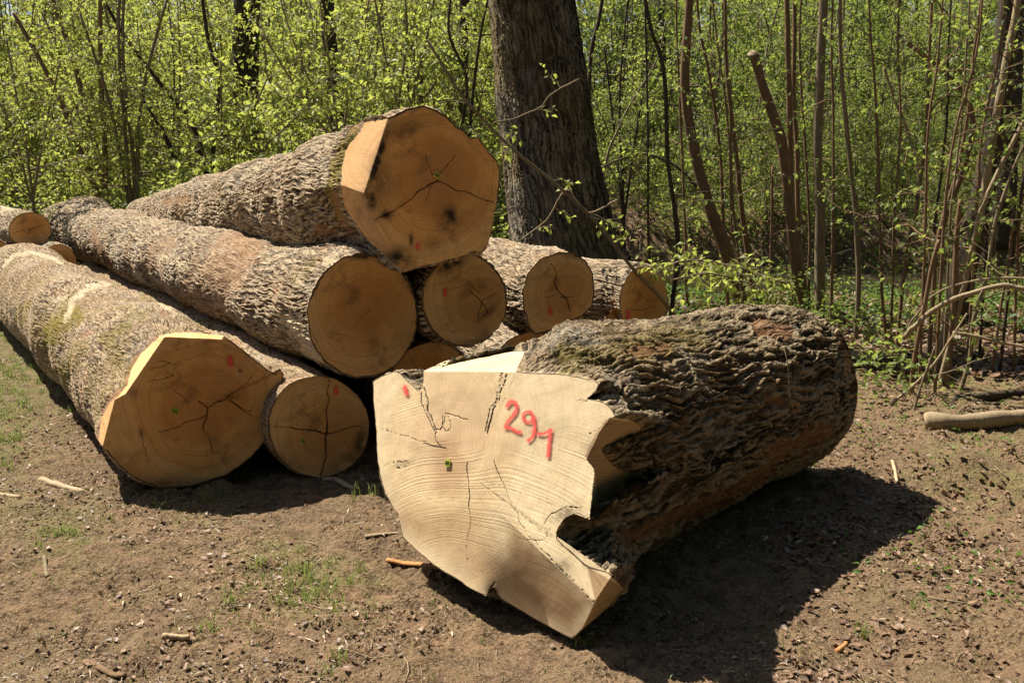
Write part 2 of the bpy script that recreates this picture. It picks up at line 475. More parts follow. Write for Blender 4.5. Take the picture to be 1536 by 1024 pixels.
M['dry_stick'] = twig_material("dry_stick", (0.55, 0.42, 0.26), (0.34, 0.23, 0.13), 70, 0.4, 0.15, 0.004)
M['orange_wood'] = twig_material("orange_wood", (0.55, 0.27, 0.10), (0.34, 0.15, 0.06), 50, 0.5, 0.15, 0.004)

def paint_mat(name, c):
    m = NT(name); m.done(c, 0.6, 0.3)
    tp = m.n("ShaderNodeBsdfTransparent"); mx = m.n("ShaderNodeMixShader")
    tc = m.n("ShaderNodeTexCoord").outputs["Object"]
    g = m.noise(tc, 260, 3, 0.7)
    a = m.math('MULTIPLY', m.attr("alpha"), m.ramp(g, [(0.30, 0.60), (0.55, 1.0)]))
    m.l(a, mx.inputs[0]); m.l(tp.outputs[0], mx.inputs[1]); m.l(m.b.outputs[0], mx.inputs[2]); m.l(mx.outputs[0], m.o.inputs[0])
    return m.m
M['red_paint'] = paint_mat("red_paint", (0.84, 0.10, 0.09))
mt = NT("tag_yellow"); M['tag'] = mt.done((0.42, 0.45, 0.07), 0.5, 0.3)
mt = NT("tag_ink"); M['ink'] = mt.done((0.05, 0.06, 0.01), 0.6)

# ------------------------------------------------------------------ terrain
def gh(x, y):
    """height of the ground, metres"""
    x = np.asarray(x, float); y = np.asarray(y, float)
    p = np.stack([x, y, np.zeros_like(x)], -1)
    h = 0.030 * fbm(p * 0.9, 3, 3) * sstep(0.0, 2.0, y)
    w = sstep(-2.5, 1.0, x + 0.3 * np.sin(y))                        # ditch only behind and right of the pile
    wob = 0.45 * fbm(p * np.array([0.35, 0.0, 0]) + 5, 2, 9)
    yy = y + wob
    ditch = -0.75 * sstep(11.2, 12.6, yy) * (1 - sstep(16.2, 17.8, yy))
    rise = 0.55 * sstep(16.2, 18.0, yy) + 0.012 * np.maximum(yy - 18, 0)
    bumps = 0.07 * fbm(p * 0.8 + 3, 4, 12) * sstep(8, 12, y)
    h = h + w * (ditch + rise) + bumps + (1 - w) * 0.01 * np.maximum(y - 12, 0)
    h = h + 0.07 * sstep(1.9, 2.8, x) * sstep(3.0, 4.6, y) * (1 - sstep(5.5, 7, y)) * (0.5 + 0.5 * fbm(p * 3, 3, 5))
    h = h + 0.11 * np.exp(-(((x - 2.30) / 0.42) ** 2 + ((y - 4.85) / 0.30) ** 2)) * (1 + 0.5 * fbm(p * 4, 3, 6))
    return h

def gfine(x, y):
    p = np.stack([x, y, np.zeros_like(x)], -1)
    near = 1 - sstep(7, 12, y)
    clod = fbm(p * 9, 5, 21, 0.6)
    big = fbm(p * 2.4, 3, 23)
    return near * (0.019 * clod * (0.6 + 0.6 * np.clip(big + 0.3, 0, 1)) + 0.012 * big) + (1 - near) * 0.03 * clod

def axis_grid(a, b, fine_a, fine_b, step, growth=1.06, mx=3.0):
    core = np.arange(fine_a, fine_b, step)
    up = []; v = core[-1]; s = step
    while v < b: s = min(s * growth, mx); v += s; up.append(v)
    dn = []; v = core[0]; s = step
    while v > a: s = min(s * growth, mx); v -= s; dn.append(v)
    return np.array(dn[::-1] + list(core) + up)

gx = axis_grid(-120, 120, -3.4, 3.2, 0.0125, 1.035)
gy = axis_grid(-30, 200, 2.5, 6.2, 0.0125, 1.02)
X, Yg = np.meshgrid(gx, gy)
Z = gh(X, Yg) + gfine(X, Yg)
GV = np.stack([X, Yg, Z], -1).reshape(-1, 3)
nx, ny = len(gx), len(gy)
jj, ii = np.meshgrid(np.arange(ny - 1), np.arange(nx - 1), indexing='ij')
a_ = jj * nx + ii
GF = np.stack([a_, a_ + 1, a_ + nx + 1, a_ + nx], -1).reshape(-1, 4)

def ground_material():
    m = NT("forest_dirt", True)
    tc = m.n("ShaderNodeTexCoord").outputs["Object"]
    n1 = m.noise(tc, 1.3, 5, 0.6); n2 = m.noise(tc, 14, 6, 0.7); n3 = m.noise(tc, 70, 5, 0.7)
    col = m.mix(m.ramp(n2, [(0.36, 0.0), (0.62, 1.0)]), (0.045, 0.026, 0.015), (0.245, 0.152, 0.088))
    col = m.mix(m.math('MULTIPLY', m.ramp(n3, [(0.44, 0.0), (0.62, 1.0)]), 0.5), col, (0.34, 0.235, 0.145))
    col = m.mix(m.math('MULTIPLY', m.ramp(n3, [(0.30, 1.0), (0.44, 0.0)]), 0.75), col, (0.035, 0.022, 0.014))
    col = m.mix(m.ramp(n1, [(0.40, 0.0), (0.68, 0.45)]), col, (0.13, 0.085, 0.055))
    col = m.mix(m.math('MULTIPLY', m.attr("litter"), m.ramp(n2, [(0.2, 0.4), (0.6, 1.0)])), col, (0.20, 0.125, 0.075))
    g = m.math('MULTIPLY', m.attr("green"), m.ramp(m.noise(tc, 9, 5, 0.7), [(0.40, 0.0), (0.60, 1.0)]))
    col = m.mix(m.math('MULTIPLY', g, 0.7), col, (0.15, 0.17, 0.05))
    ol = m.noise(m.mapping(tc, loc=(4, 2, 1)), 2.6, 6, 0.7)
    col = m.mix(m.ramp(ol, [(0.49, 0.0), (0.64, 0.35)]), col, (0.165, 0.135, 0.062))
    sp = m.noise(tc, 160, 3, 0.6)
    col = m.mix(m.math('MULTIPLY', m.ramp(sp, [(0.58, 0.0), (0.66, 1.0)]), 0.6), col, (0.48, 0.38, 0.26))
    vo = m.n("ShaderNodeTexVoronoi"); vo.inputs["Scale"].default_value = 38; m.l(m.vadd(tc, m.vscale(m.noise(tc, 30, 3, color=True), 0.03)), vo.inputs["Vector"])
    cl = m.ramp(vo.outputs["Distance"], [(0.0, 1.0), (0.55, 0.0)])
    h = m.math('ADD', m.math('MULTIPLY', n2, 1.0), m.math('MULTIPLY', n3, 0.55))
    h = m.math('ADD', h, m.math('MULTIPLY', cl, m.ramp(m.noise(tc, 4, 3), [(0.4, 0.0), (0.65, 0.6)])))
    m.disp(h, 0.032, 0.85)
    return m.done(col, 0.95, 0.1)
M['ground'] = ground_material()
pxy = project(GV)
green = 0.10 + 0.9 * sstep(200, 20, pxy[:, 0] + 0.5 * np.abs(pxy[:, 1] - 560)) * (GV[:, 1] > 4)
for cx, cy, r in ((470, 880, 70), (410, 840, 50), (90, 790, 60), (300, 750, 50), (1480, 700, 90), (1500, 560, 120)):
    green = np.maximum(green, 0.8 * np.exp(-((pxy[:, 0] - cx) ** 2 + ((pxy[:, 1] - cy) * 1.6) ** 2) / (2 * r * r)) * (GV[:, 1] < 12))
green = np.maximum(green, sstep(7, 9, GV[:, 1]) * (1 - sstep(13, 14, GV[:, 1])) * 0.7)
litter = np.clip(sstep(1.0, 2.6, GV[:, 0] - 0.3 * (GV[:, 1] - 3)) + sstep(9, 14, GV[:, 1]), 0, 1)
ground = mesh_np("ground", GV, GF, M['ground'], attrs={"green": green, "litter": litter})
tag(ground, "bare brown trodden earth of the clearing and wood floor", "ground", kind="structure")
del GV, GF, X, Yg, Z

wm = NT("ditch_water")
wt = wm.n("ShaderNodeTexCoord").outputs["Object"]
wm.bump(wm.noise(wt, 6, 3), 0.15, 0.02)
wm.done((0.035, 0.028, 0.018), 0.12, 0.5)
wy = np.array([11.4, 17.6]); wxs = np.array([-1.5, 40.0])
water = mesh_np("water", [(wxs[0], wy[0], -0.36), (wxs[1], wy[0], -0.36), (wxs[1], wy[1], -0.36), (wxs[0], wy[1], -0.36)], np.array([[0, 1, 2, 3]]), wm.m)
tag(water, "still dark water in the ditch behind the saplings", "water", kind="structure")

# ------------------------------------------------------------------ logs
def resample(poly, n, close=True):
    poly = np.asarray(poly, float)
    q = np.vstack([poly, poly[:1]])
    L = np.concatenate([[0], np.cumsum(np.linalg.norm(np.diff(q, axis=0), axis=1))])
    t = np.linspace(0, L[-1], n, endpoint=False)
    return np.stack([np.interp(t, L, q[:, 0]), np.interp(t, L, q[:, 1])], -1)

def ellipse(cx, cy, rx, ry, seed=0, rough=0.035, n=64, rot=0.0):
    a = np.linspace(0, 2 * math.pi, n, endpoint=False)
    k = 1 + rough * fbm(np.stack([np.cos(a) * 1.2, np.sin(a) * 1.2, np.full(n, seed * 3.7)], -1), 3, seed)
    x, y = rx * np.cos(a) * k, ry * np.sin(a) * k
    return np.stack([cx + x * math.cos(rot) - y * math.sin(rot), cy + x * math.sin(rot) + y * math.cos(rot)], -1)

def make_log(label, outline, centre, Y, yaw, tail, tail_r, N=360, R=110, Mr=420, wood='wood_pile', bark='bark_pile',
             facets=(), cracks=(), stains=(), tints=(), pith=None, rim_px=4.0, jag=1.2, seed=1, dots=(), tags=(), numbers=None,
             lump=0.02, bulges=(), body=(), blend=0.25, group='logs of the timber pile', tilt=0.0, smooth_rim=0.15, pw=1.35, strip=(), jag_right=False):
    centre = np.asarray(centre, float)
    p0 = P(centre[0], centre[1], Y)
    yw = rad(yaw)                                   # yaw > 0: the trunk runs away to the right
    a = np.array([math.sin(yw), math.cos(yw), 0.0]); n = -a
    n = unit(n + np.array([0, 0, tilt]))
    u = unit(np.cross([0, 0, 1.0], n)); v = np.cross(n, u)
    # sampled outline, ragged like sawn bark
    out = resample(outline, N)
    dv = out - centre
    al = np.arange(N) * 1.0
    ang = np.arctan2(dv[:, 1], dv[:, 0])
    circ = np.stack([np.cos(ang), np.sin(ang), np.full(N, seed * 5.1)], -1)
    jg = jag * (1 + (2.2 * sstep(860, 900, out[:, 0]) * (out[:, 1] < 830) if jag_right else 0))
    out = out + unit(dv) * (jg * fbm(circ * 12, 4, seed + 40, 0.6))[:, None]
    scale = np.linalg.norm(p0 - ORG) / F             # metres per pixel here

    def unproj(px):
        r = rays(px[:, 0], px[:, 1])
        t = ((p0 - ORG) @ n) / (r @ n)
        for fa in facets:
            pa, pb, pc = [ORG + rays(*q) * (((p0 - ORG) @ n) / (rays(*q) @ n)) for q in (fa['a'], fa['b'], fa['c'])]
            # the third point lies delta metres deeper, on its own line of sight
            rc = rays(*fa['c']); pc = ORG + rc * ((((p0 - ORG) @ n) - fa['d']) / (rc @ n))
            fn = np.cross(pb - pa, pc - pa)
            tf = ((pa - ORG) @ fn) / (r @ fn)
            ins = in_poly(px, fa['poly'])
            f0 = fa.get('fade')
            k = sstep(0, 1, ((px - np.array(f0[:2])) @ np.array(f0[2:])) / (np.array(f0[2:]) @ np.array(f0[2:]))) if f0 else 1.0
            t = np.where(ins, t + np.maximum(tf - t, 0) * k, t)
        return ORG + r * t[:, None]

    rho = np.linspace(0, 1, R) ** 0.9
    px = (centre + rho[:, None, None] * (out - centre)[None]).reshape(-1, 2)
    V = unproj(px)
    pth = np.asarray(pith if pith is not None else centre, float)
    pp = unproj(pth[None])[0]
    dl = V - pp
    fc = np.stack([dl @ u, dl @ v, dl @ n * 0.3 + seed * 0.0], -1) + 0.0
    crack = np.zeros(len(px)); stain = np.zeros(len(px)); tint = np.zeros(len(px))
    wig = px + 2.2 * np.stack([fbm(np.c_[px / 14, np.full(len(px), seed)], 3, 71), fbm(np.c_[px / 14, np.full(len(px), seed)], 3, 72)], -1)
    pdist = np.linalg.norm(px - pth, axis=1); rad_px = np.linalg.norm(out - centre, axis=1).mean()
    wn = fbm(np.c_[px / 9, np.full(len(px), seed + .5)], 2, 91)
    for pl, w in cracks:
        w = w * (0.75 if seed == 2 else 1.0)
        d = seg_dist(wig, pl)
        we = w * np.clip(1.12 - 0.75 * pdist / (0.9 * rad_px), 0.35, 1.2) * (0.85 + 0.5 * np.clip(wn, -.8, .8))
        crack = np.maximum(crack, min(1, 0.5 + 0.3 * w) * (1 - sstep(we * 0.2, we * 0.72 + 0.15, d)))
    for cx, cy, rx, ry, rot, k in stains:
        c, s_ = math.cos(rot), math.sin(rot); dx, dy = px[:, 0] - cx, px[:, 1] - cy
        e = ((dx * c + dy * s_) / rx) ** 2 + ((-dx * s_ + dy * c) / ry) ** 2
        stain = np.maximum(stain, k * np.exp(-e * 1.2))
    for poly, soft, k in tints:
        ins = in_poly(px, poly); d = seg_dist(px, list(poly) + [poly[0]])
        tint = np.maximum(tint, k * np.where(ins, sstep(-1, soft, d), 0))
    rim_d = seg_dist(px, np.vstack([out, out[:1]])[::max(1, N // 180)])
    rw = rim_px * (0.6 + 0.8 * np.clip(fbm(np.c_[px / 60, np.full(len(px), seed + 2.0)], 2, 5) + 0.5, 0, 1.6))
    rim = 1 - sstep(rw * 0.5, rw * 1.5, rim_d) if rim_px > 0 else np.zeros(len(px))
    if strip:                                        # rim free of bark where the saw trimmed it
        for cx, cy, r_ in strip:
            rim *= sstep(r_ * 0.7, r_, np.hypot(px[:, 0] - cx, px[:, 1] - cy))
    V = V - n[None] * (crack * 0.005)[:, None] + n[None] * (0.0022 * fbm(V * 6, 3, seed))[:, None]
    Fq = wrap_grid(N, R)[:, ::-1]
    rim_pts = V[-N:].copy()
    cen = unproj(centre[None])[0]
    rmax = np.linalg.norm(rim_pts - cen, axis=1).mean()
    log = thing("log", label, "log", (cen[0], cen[1], 0.0), group)
    face = mesh_np("cut_face", V, Fq, M[wood], log,
                   attrs={"fc": fc, "crack": crack, "stain": stain, "tint": tint, "rim": rim, "rad": np.full(len(px), rmax)})
    # ---- trunk behind the cut
    T = np.asarray(tail, float)
    axis = unit(T - cen); L = np.linalg.norm(T - cen)
    ub = unit(np.cross([0, 0, 1.0], -axis)); vb = np.cross(-axis, ub)
    loc = rim_pts - cen
    w = loc @ axis                                    # depth of each rim point along the trunk
    perp = loc - w[:, None] * axis
    cu, cv = perp @ ub, perp @ vb
    phi = np.arctan2(cv, cu)
    r0 = np.hypot(cu, cv)
    tk = (np.arange(Mr) / (Mr - 1)) ** pw
    s = w[None] / L + (1 - w[None] / L) * tk[:, None]          # 0..1 along the trunk
    bl = sstep(0, 1, np.clip((s * L - w[None]) / (blend * max(L, 1.0)), 0, 1))
    lob = 1 + 0.05 * np.cos(2 * phi + seed) + 0.035 * np.cos(3 * phi + 2.1 * seed)
    # average round radius at the front
    rf = r0.mean()
    rs = (1 - bl) * r0[None] + bl * ((rf + (tail_r - rf) * s) * lob[None])
    ss = np.clip(s, 0, 1.2)
    Rm = 0.5 * (rf + tail_r)
    sgn = np.sign(np.sum(np.diff(np.unwrap(phi))))
    pa = sgn * 2 * math.pi * np.arange(N) / N
    pa = pa + np.angle(np.exp(1j * (phi - pa)).mean())
    dph0 = np.angle(np.exp(1j * (phi - pa)))
    phik = pa[None] + dph0[None] * (1 - sstep(0, 1, np.clip((s * L - w[None]) / min(0.8 * L, 1.6), 0, 1)))
    bc = np.stack([rs * np.cos(phik), rs * np.sin(phik), s * L], -1) + seed * 3.3
    edge = sstep(0.0, 0.035, (s - w[None] / L) * L)
    rs = rs + edge * (lump * fbm(bc * np.array([2.4, 2.4, 1.6]), 4, seed + 9) + 0.22 * lump * fbm(bc * np.array([7, 7, 3.0]), 3, seed + 19))
    for sb, ph, sw, pwid, amp in bulges:
        dph = np.angle(np.exp(1j * (phi - ph)))
        rs = rs + edge * amp * np.exp(-((s * L - sb) / sw) ** 2 - (dph[None] / pwid) ** 2)
    C = cen + axis[None, None] * (s * L)[..., None]
    VB = C + rs[..., None] * (np.cos(phik)[..., None] * ub + np.sin(phik)[..., None] * vb)
    VB[0] = rim_pts
    VBf = VB.reshape(-1, 3)
    # painted-on surface states: bald patches, pale wood, moss; only on the side they were seen on
    pj = project(VBf)
    nrm = (np.cos(phik)[..., None] * ub + np.sin(phik)[..., None] * vb).reshape(-1, 3)
    vis = ((nrm * unit(ORG - VBf)).sum(1) > -0.05)
    at = {k: np.zeros(len(VBf)) for k in ('pale', 'moss', 'bald')}
    nn = fbm(VBf * 22, 3, seed + 3) * 0.55
    for kind, pl, wd, k in body:
        d = seg_dist(pj, pl)
        at[kind] = np.maximum(at[kind], vis * k * (1 - sstep(0.55, 1.0, d / wd + nn)))
    at['bc'] = bc.reshape(-1, 3); at['edge'] = edge.reshape(-1)
    FB = wrap_grid(N, Mr)
    VBf = np.vstack([VBf, C[-1].mean(0)[None]])
    for k in list(at):
        at[k] = np.concatenate([at[k], at[k][-1:]], 0)
    at['edge'][-(N + 1):] = 0
    j = np.arange(N); e0 = (Mr - 1) * N
    cap = np.stack([e0 + j, e0 + (j + 1) % N, np.full(N, len(VBf) - 1)], -1)
    # keep outward winding whichever way the outline runs
    if np.sum(np.diff(np.unwrap(phi))) > 0: FB = FB[:, ::-1]; cap = cap[:, ::-1]; face.data.flip_normals()
    mesh_np("bark", VBf, [FB, cap], M[bark], log, attrs=at)
    # ---- sprayed marks
    def patch(strokes, name, step=0.6):
        allp = np.vstack([np.asarray(s_[0], float) for s_ in strokes]); wmx = max(s_[1] for s_ in strokes) * 2.5
        x0, y0 = allp.min(0) - wmx; x1, y1 = allp.max(0) + wmx
        xs = np.arange(x0, x1, step); ys = np.arange(y0, y1, step)
        Xp, Yp = np.meshgrid(xs, ys); q = np.stack([Xp.ravel(), Yp.ravel()], -1)
        al_ = np.zeros(len(q))
        for pl, wd in strokes:
            d = seg_dist(q, spline(pl, 24) if len(pl) > 2 else pl) + 0.7 * fbm(np.c_[q / 4.0, np.zeros(len(q))], 3, 8)
            al_ = np.maximum(al_, 1 - sstep(wd * 0.25, wd * 1.25, d))
            al_ = np.maximum(al_, 0.30 * (1 - sstep(wd * 0.8, wd * 2.3, d)) * (vnoise(np.c_[q * 1.1, np.zeros(len(q))], 4) > 0.15))
        W = unproj(q) + n * 0.0035
        nxx = len(xs)
        jy, ix = np.meshgrid(np.arange(len(ys) - 1), np.arange(nxx - 1), indexing='ij')
        b = (jy * nxx + ix).ravel()
        Fp = np.stack([b, b + nxx, b + nxx + 1, b + 1], -1)
        Fp = Fp[al_[Fp].max(1) > 0.01]
        used = np.unique(Fp); remap = np.full(len(q), -1); remap[used] = np.arange(len(used))
        return mesh_np(name, W[used], remap[Fp], M['red_paint'], log, attrs={"alpha": al_[used]})
    for dpts, wd in dots:
        patch([(dpts, wd)], "paint_mark")
    if numbers: patch(numbers, "painted_number")
    for (tx, ty, tw, th, rot) in tags:
        c, s_ = math.cos(rot), math.sin(rot)
        def tagbox(hw, hh, lift, thick, mat, name, par, ox=0, oy=0):
            crn = []
            for dx, dy in ((-hw, -hh), (hw, -hh), (hw, hh), (-hw, hh)):
                dx += ox; dy += oy
                q = np.array([[tx + dx * c - dy * s_, ty + dx * s_ + dy * c]])
                crn.append(unproj(q)[0])
            crn = np.array(crn); VV = np.vstack([crn + n * lift, crn + n * (lift + thick)])
            FF = np.array([[3, 2, 1, 0], [4, 5, 6, 7], [0, 1, 5, 4], [1, 2, 6, 5], [2, 3, 7, 6], [3, 0, 4, 7]])
            return VV, FF
        VV, FF = tagbox(tw / 2, th / 2, 0.004, 0.003, None, '', None)
        tg = mesh_np("number_tag", VV, FF, M['tag'], log, smooth=False)
        Vs, Fs, k0 = [], [], 0
        for k in range(3):
            v2, f2 = tagbox(tw * 0.09, th * 0.26, 0.0072, 0.0012, None, '', None, ox=(k - 1) * tw * 0.26)
            Vs.append(v2); Fs.append(f2 + k0); k0 += 8
        ink = mesh_np("tag_print", np.vstack(Vs), np.vstack(Fs), M['ink'], None, smooth=False)
        ink.parent = tg; ink.location = (0, 0, 0)
    print("log", label[:40], "centre", cen.round(2), "bottom", VBf[:, 2].min().round(3), 'r', round(rf, 3))
    return log

def dot(x, y, h=4, w=4): return ([(x, y - h), (x + 0.5, y + h)], w)

# big front log with the sprayed number
OUT_BIG = [(559,572),(575,563),(596,555),(606,566),(629,588),(634,575),(634,556),(668,541),(700,533),(735,529),(770,526),(790,526),(774,557),(805,559),
           (840,560),(870,566),(899,573),(893,588),(880,598),(905,602),(917,612),(925,624),(945,626),(962,636),(958,656),(930,662),(903,672),
           (912,688),(925,700),(942,708),(936,732),(912,757),(885,779),(868,768),(848,776),(836,795),(834,806),(842,815),(868,838),(880,850),
           (912,858),(938,883),(900,922),(858,958),(805,930),(750,896),(741,880),(734,882),(729,894),(702,880),(655,850),(604,808),
           (597,770),(577,742),(568,712),(564,650),(560,600)]
make_log("massive short log with a pale sawn end sprayed with red number 291", OUT_BIG, (705, 712), 3.47, 47,
         (1.44, 4.97, 0.44), 0.375, N=900, R=250, Mr=520, wood='wood_big', bark='bark_big', rim_px=1.2, jag=1.2, jag_right=True, seed=2,
         pith=(672, 655), lump=0.03, blend=0.13, tilt=0.26, group=None, pw=1.1,
         facets=[dict(poly=[(560,557),(634,557.5),(757,557.5),(776,558),(830,500),(600,500)], a=(634,556), b=(757,557), c=(700,531), d=0.42),
                 dict(poly=[(915,628),(893,660),(875,683),(893,705),(884,790),(1000,760),(1000,610),(935,622)], a=(908,632), b=(880,690), c=(945,660), d=0.27),
                 dict(poly=[(640,670),(768,788),(893,903),(870,1000),(640,1000)], a=(768,786), b=(893,903), c=(800,925), d=0.11, fade=(715,0,110,0)),
                 dict(poly=[(893,903),(880,850),(980,850),(960,960),(850,990),(858,958)], a=(893,903), b=(858,957), c=(938,883), d=0.20)],
         cracks=[([(634,580),(640,605),(652,640)], 2.0), ([(629,588),(636,610),(650,645)], 1.6), ([(761,562),(752,590),(738,615),(730,648)], 2.0), ([(754,560),(748,590),(735,610),(727,645)], 1.4),
                 ([(752,560),(742,600),(733,640)], 1.2),
                 ([(636,665),(652,668),(668,672)], 1.6), ([(702,695),(703,740),(706,780),(700,810),(702,840)], 1.5), ([(740,690),(760,740),(790,800),(860,870),(895,903)], 1.2),
                 ([(652,640),(655,655),(660,672)], 1.2), ([(648,621),(651,643),(660,644),(668,622)], 0.9), ([(664,622),(662,640),(668,648),(675,640),(672,624)], 0.9), ([(668,619),(685,624),(699,630)], 1.4),
                 ([(575,700),(590,693),(612,692),(613,699),(596,700)], 1.2), ([(816,786),(824,772),(850,760),(868,762)], 2.2), ([(780,806),(800,812),(820,806),(828,792)], 1.6),
                 ([(866,603),(880,598),(893,588)], 1.6), ([(568,640),(600,650),(640,662)], 0.8), ([(738,893),(736,880),(742,872)], 4.0), ([(880,655),(905,640),(935,628)], 0.8)],
         stains=[(850,770,26,11,-0.4,0.55), (843,848,17,13,0,0.6), (605,695,16,5,-.2,.35), (885,670,14,22,0.5,0.25), (738,885,9,12,0,0.95)],
         tints=[([(634,555),(757,556),(775,556),(815,520),(690,520)], 2, 0.22), ([(760,760),(900,900),(862,965),(745,895),(745,820)], 30, 0.75), ([(908,628),(960,632),(960,658),(905,668),(945,712),(893,780),(893,705),(876,684),(893,650)], 2, 0.72),  # right chamfer: tint paints its shade over the greyish cut wood
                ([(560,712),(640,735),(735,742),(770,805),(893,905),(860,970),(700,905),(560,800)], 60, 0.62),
                ([(893,903),(862,960),(945,885),(880,848)], 2, 0.75),  # lower right chamfer: orange-brown wood, shade painted in with the tint
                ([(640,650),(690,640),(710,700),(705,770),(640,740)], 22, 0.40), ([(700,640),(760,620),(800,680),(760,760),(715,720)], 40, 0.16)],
         dots=[([(608,581),(611,590)], 4.2)], tags=[(673,694,8,11,0.1)],
         numbers=[([(762,609),(767,602),(774,604),(776,613),(770,624),(761,635),(760,641),(766,641),(776,647),(781,648)], 3.2),
                  ([(801,627),(798,619),(790,618),(786,624),(789,632),(797,633),(801,627)], 3.0), ([(801,625),(803,640),(800,654),(794,660)], 3.4),
                  ([(808,651),(817,650),(827,645)], 3.0), ([(827,645),(825,660),(823,684)], 3.4)],
         body=[('bald', [(1140,487),(1180,492)], 16, 0.8), ('bald', [(945,525),(1000,520)], 10, 0.8), ('bald', [(1262,500),(1282,560),(1296,640)], 9, 0.4), ('bald', [(1240,650),(1170,680),(1140,720),(1060,760),(940,810)], 16, 0.85),
               ('bald', [(1245,640),(1190,672)], 14, 0.6), ('bald', [(1155,598),(1175,603)], 9, 0.8), ('bald', [(1190,610),(1195,640)], 7, 0.6), ('moss', [(860,535),(1040,505)], 26, 0.5), ('bald', [(1025,630),(1032,655)], 6, 0.6),
               ('bald', [(1090,790),(1000,830),(930,870)], 20, 0.5)],
         bulges=[(1.75, 1.2, 0.30, 0.9, 0.03)])

# lower left pile log, hexagonal sawn end
OUT_A = [(240,503),(262,499),(300,499),(337,504),(365,525),(398,552),(414,562),(418,553),(424,561),(423,580),(408,618),(396,664),(372,690),(340,712),(290,729),(240,733),
         (205,718),(182,702),(160,676),(148,661),(152,628),(164,605),(178,594),(191,578),(196,556),(212,530)]
make_log("long thick log with a six-sided dark sawn end lying leftmost beside the trodden path", OUT_A, (288, 617), 4.62, -26,
         (-5.45, 10.6, 0.40), 0.33, N=620, R=150, Mr=640, wood='wood_pile', bark='bark_smooth', rim_px=2.0, jag=0.8, seed=3, pith=(306, 607), lump=0.03, blend=0.10,
         facets=[dict(poly=[(225,512),(247,505),(333,509),(350,480),(225,480)], a=(247,505), b=(333,509), c=(290,499), d=0.13),
                 dict(poly=[(225,490),(247,505),(197,585),(170,600),(160,560)], a=(247,505), b=(199,575), c=(210,535), d=0.13),
                 dict(poly=[(140,590),(175,595),(166,622),(158,664),(140,680)], a=(169,612), b=(156,662), c=(152,630), d=0.10)],
         cracks=[([(300,602),(312,612),(311,624),(305,640)], 2.2), ([(312,612),(330,602),(345,594)], 1.8), ([(312,622),(285,632),(262,640),(240,648)], 1.2), ([(305,640),(314,660),(318,680)], 1.2),
                 ([(223,552),(254,547),(240,541)], 1.0), ([(223,571),(262,564),(250,558)], 1.0), ([(258,584),(275,595),(285,608)], 1.0), ([(345,594),(370,575),(380,560)], 0.9), ([(350,600),(368,618),(378,625)], 1.2),
                 ([(210,645),(214,665),(225,690)], 1.2), ([(345,596),(360,612),(376,618)],1.2)],
         stains=[(348,594,12,8,0,0.6), (360,556,3,3,0,0.8), (200,590,9,9,0,0.4), (212,650,5,9,0,0.5), (250,725,70,9,0.0,0.45), (180,690,16,22,-0.7,0.4)],
         dots=[([(344,536),(346,546)], 4.4)], tags=[(262,616,11,8,0.5)], strip=[(290,495,60), (190,560,75), (152,640,40)],
         bulges=[(2.35, 1.8, 0.22, 1.8, 0.035), (3.6, 1.6, 0.25, 2.2, 0.025), (0.8, 1.0, 0.25, 1.2, 0.03), (5.0, 1.8, 0.3, 2.2, 0.05)],
         body=[('pale', [(100,480),(108,452),(135,430),(168,422)], 5.5, 0.9), ('pale', [(5,400),(20,382),(48,378),(80,388),(92,395)], 3.5, 0.85), ('pale', [(178,425),(215,432),(262,470)], 5, 0.8),
               ('moss', [(75,500),(110,470)], 20, 0.95), ('moss', [(160,510),(190,490)], 13, 0.6), ('moss', [(95,555),(120,520)], 16, 0.5), ('pale', [(78,452),(98,446)], 4, 0.7), ('moss', [(40,455),(30,480)],9,.6),
               ('bald', [(240,508),(204,540),(192,582),(165,598),(146,660)], 7, 0.8), ('bald', [(120,505),(135,498)], 5, 0.7), ('moss', [(180,590),(205,540)],7,.6)])

# small log with a cross of cracks
make_log("small round log split by a cross-shaped crack, wedged low between two thick logs", ellipse(478, 639, 76, 77, 4, 0.03), (478, 638), 4.80, -27,
         (-4.7, 11.0, 0.22), 0.2, N=380, R=120, Mr=320, wood='wood_grey', bark='bark_smooth', rim_px=2.0, jag=0.8, seed=4, pith=(489, 650), lump=0.02,
         cracks=[([(494,564),(491,610),(489,650),(487,685),(482,714)], 2.6), ([(405,641),(440,641),(468,645),(489,650)], 2.2), ([(489,650),(515,644),(545,638)], 2.2),
                 ([(470,600),(480,630)], 0.7), ([(445,605),(470,632)], 0.7)],
         stains=[(540,665,14,30,0.2,0.7), (525,685,18,10,0,0.6), (420,690,26,10,0.7,0.5), (530,585,12,6,0.6,0.4)],
         dots=[([(504,582),(504,588)], 3.6)], tags=[(454,661,9,6,0.7)])

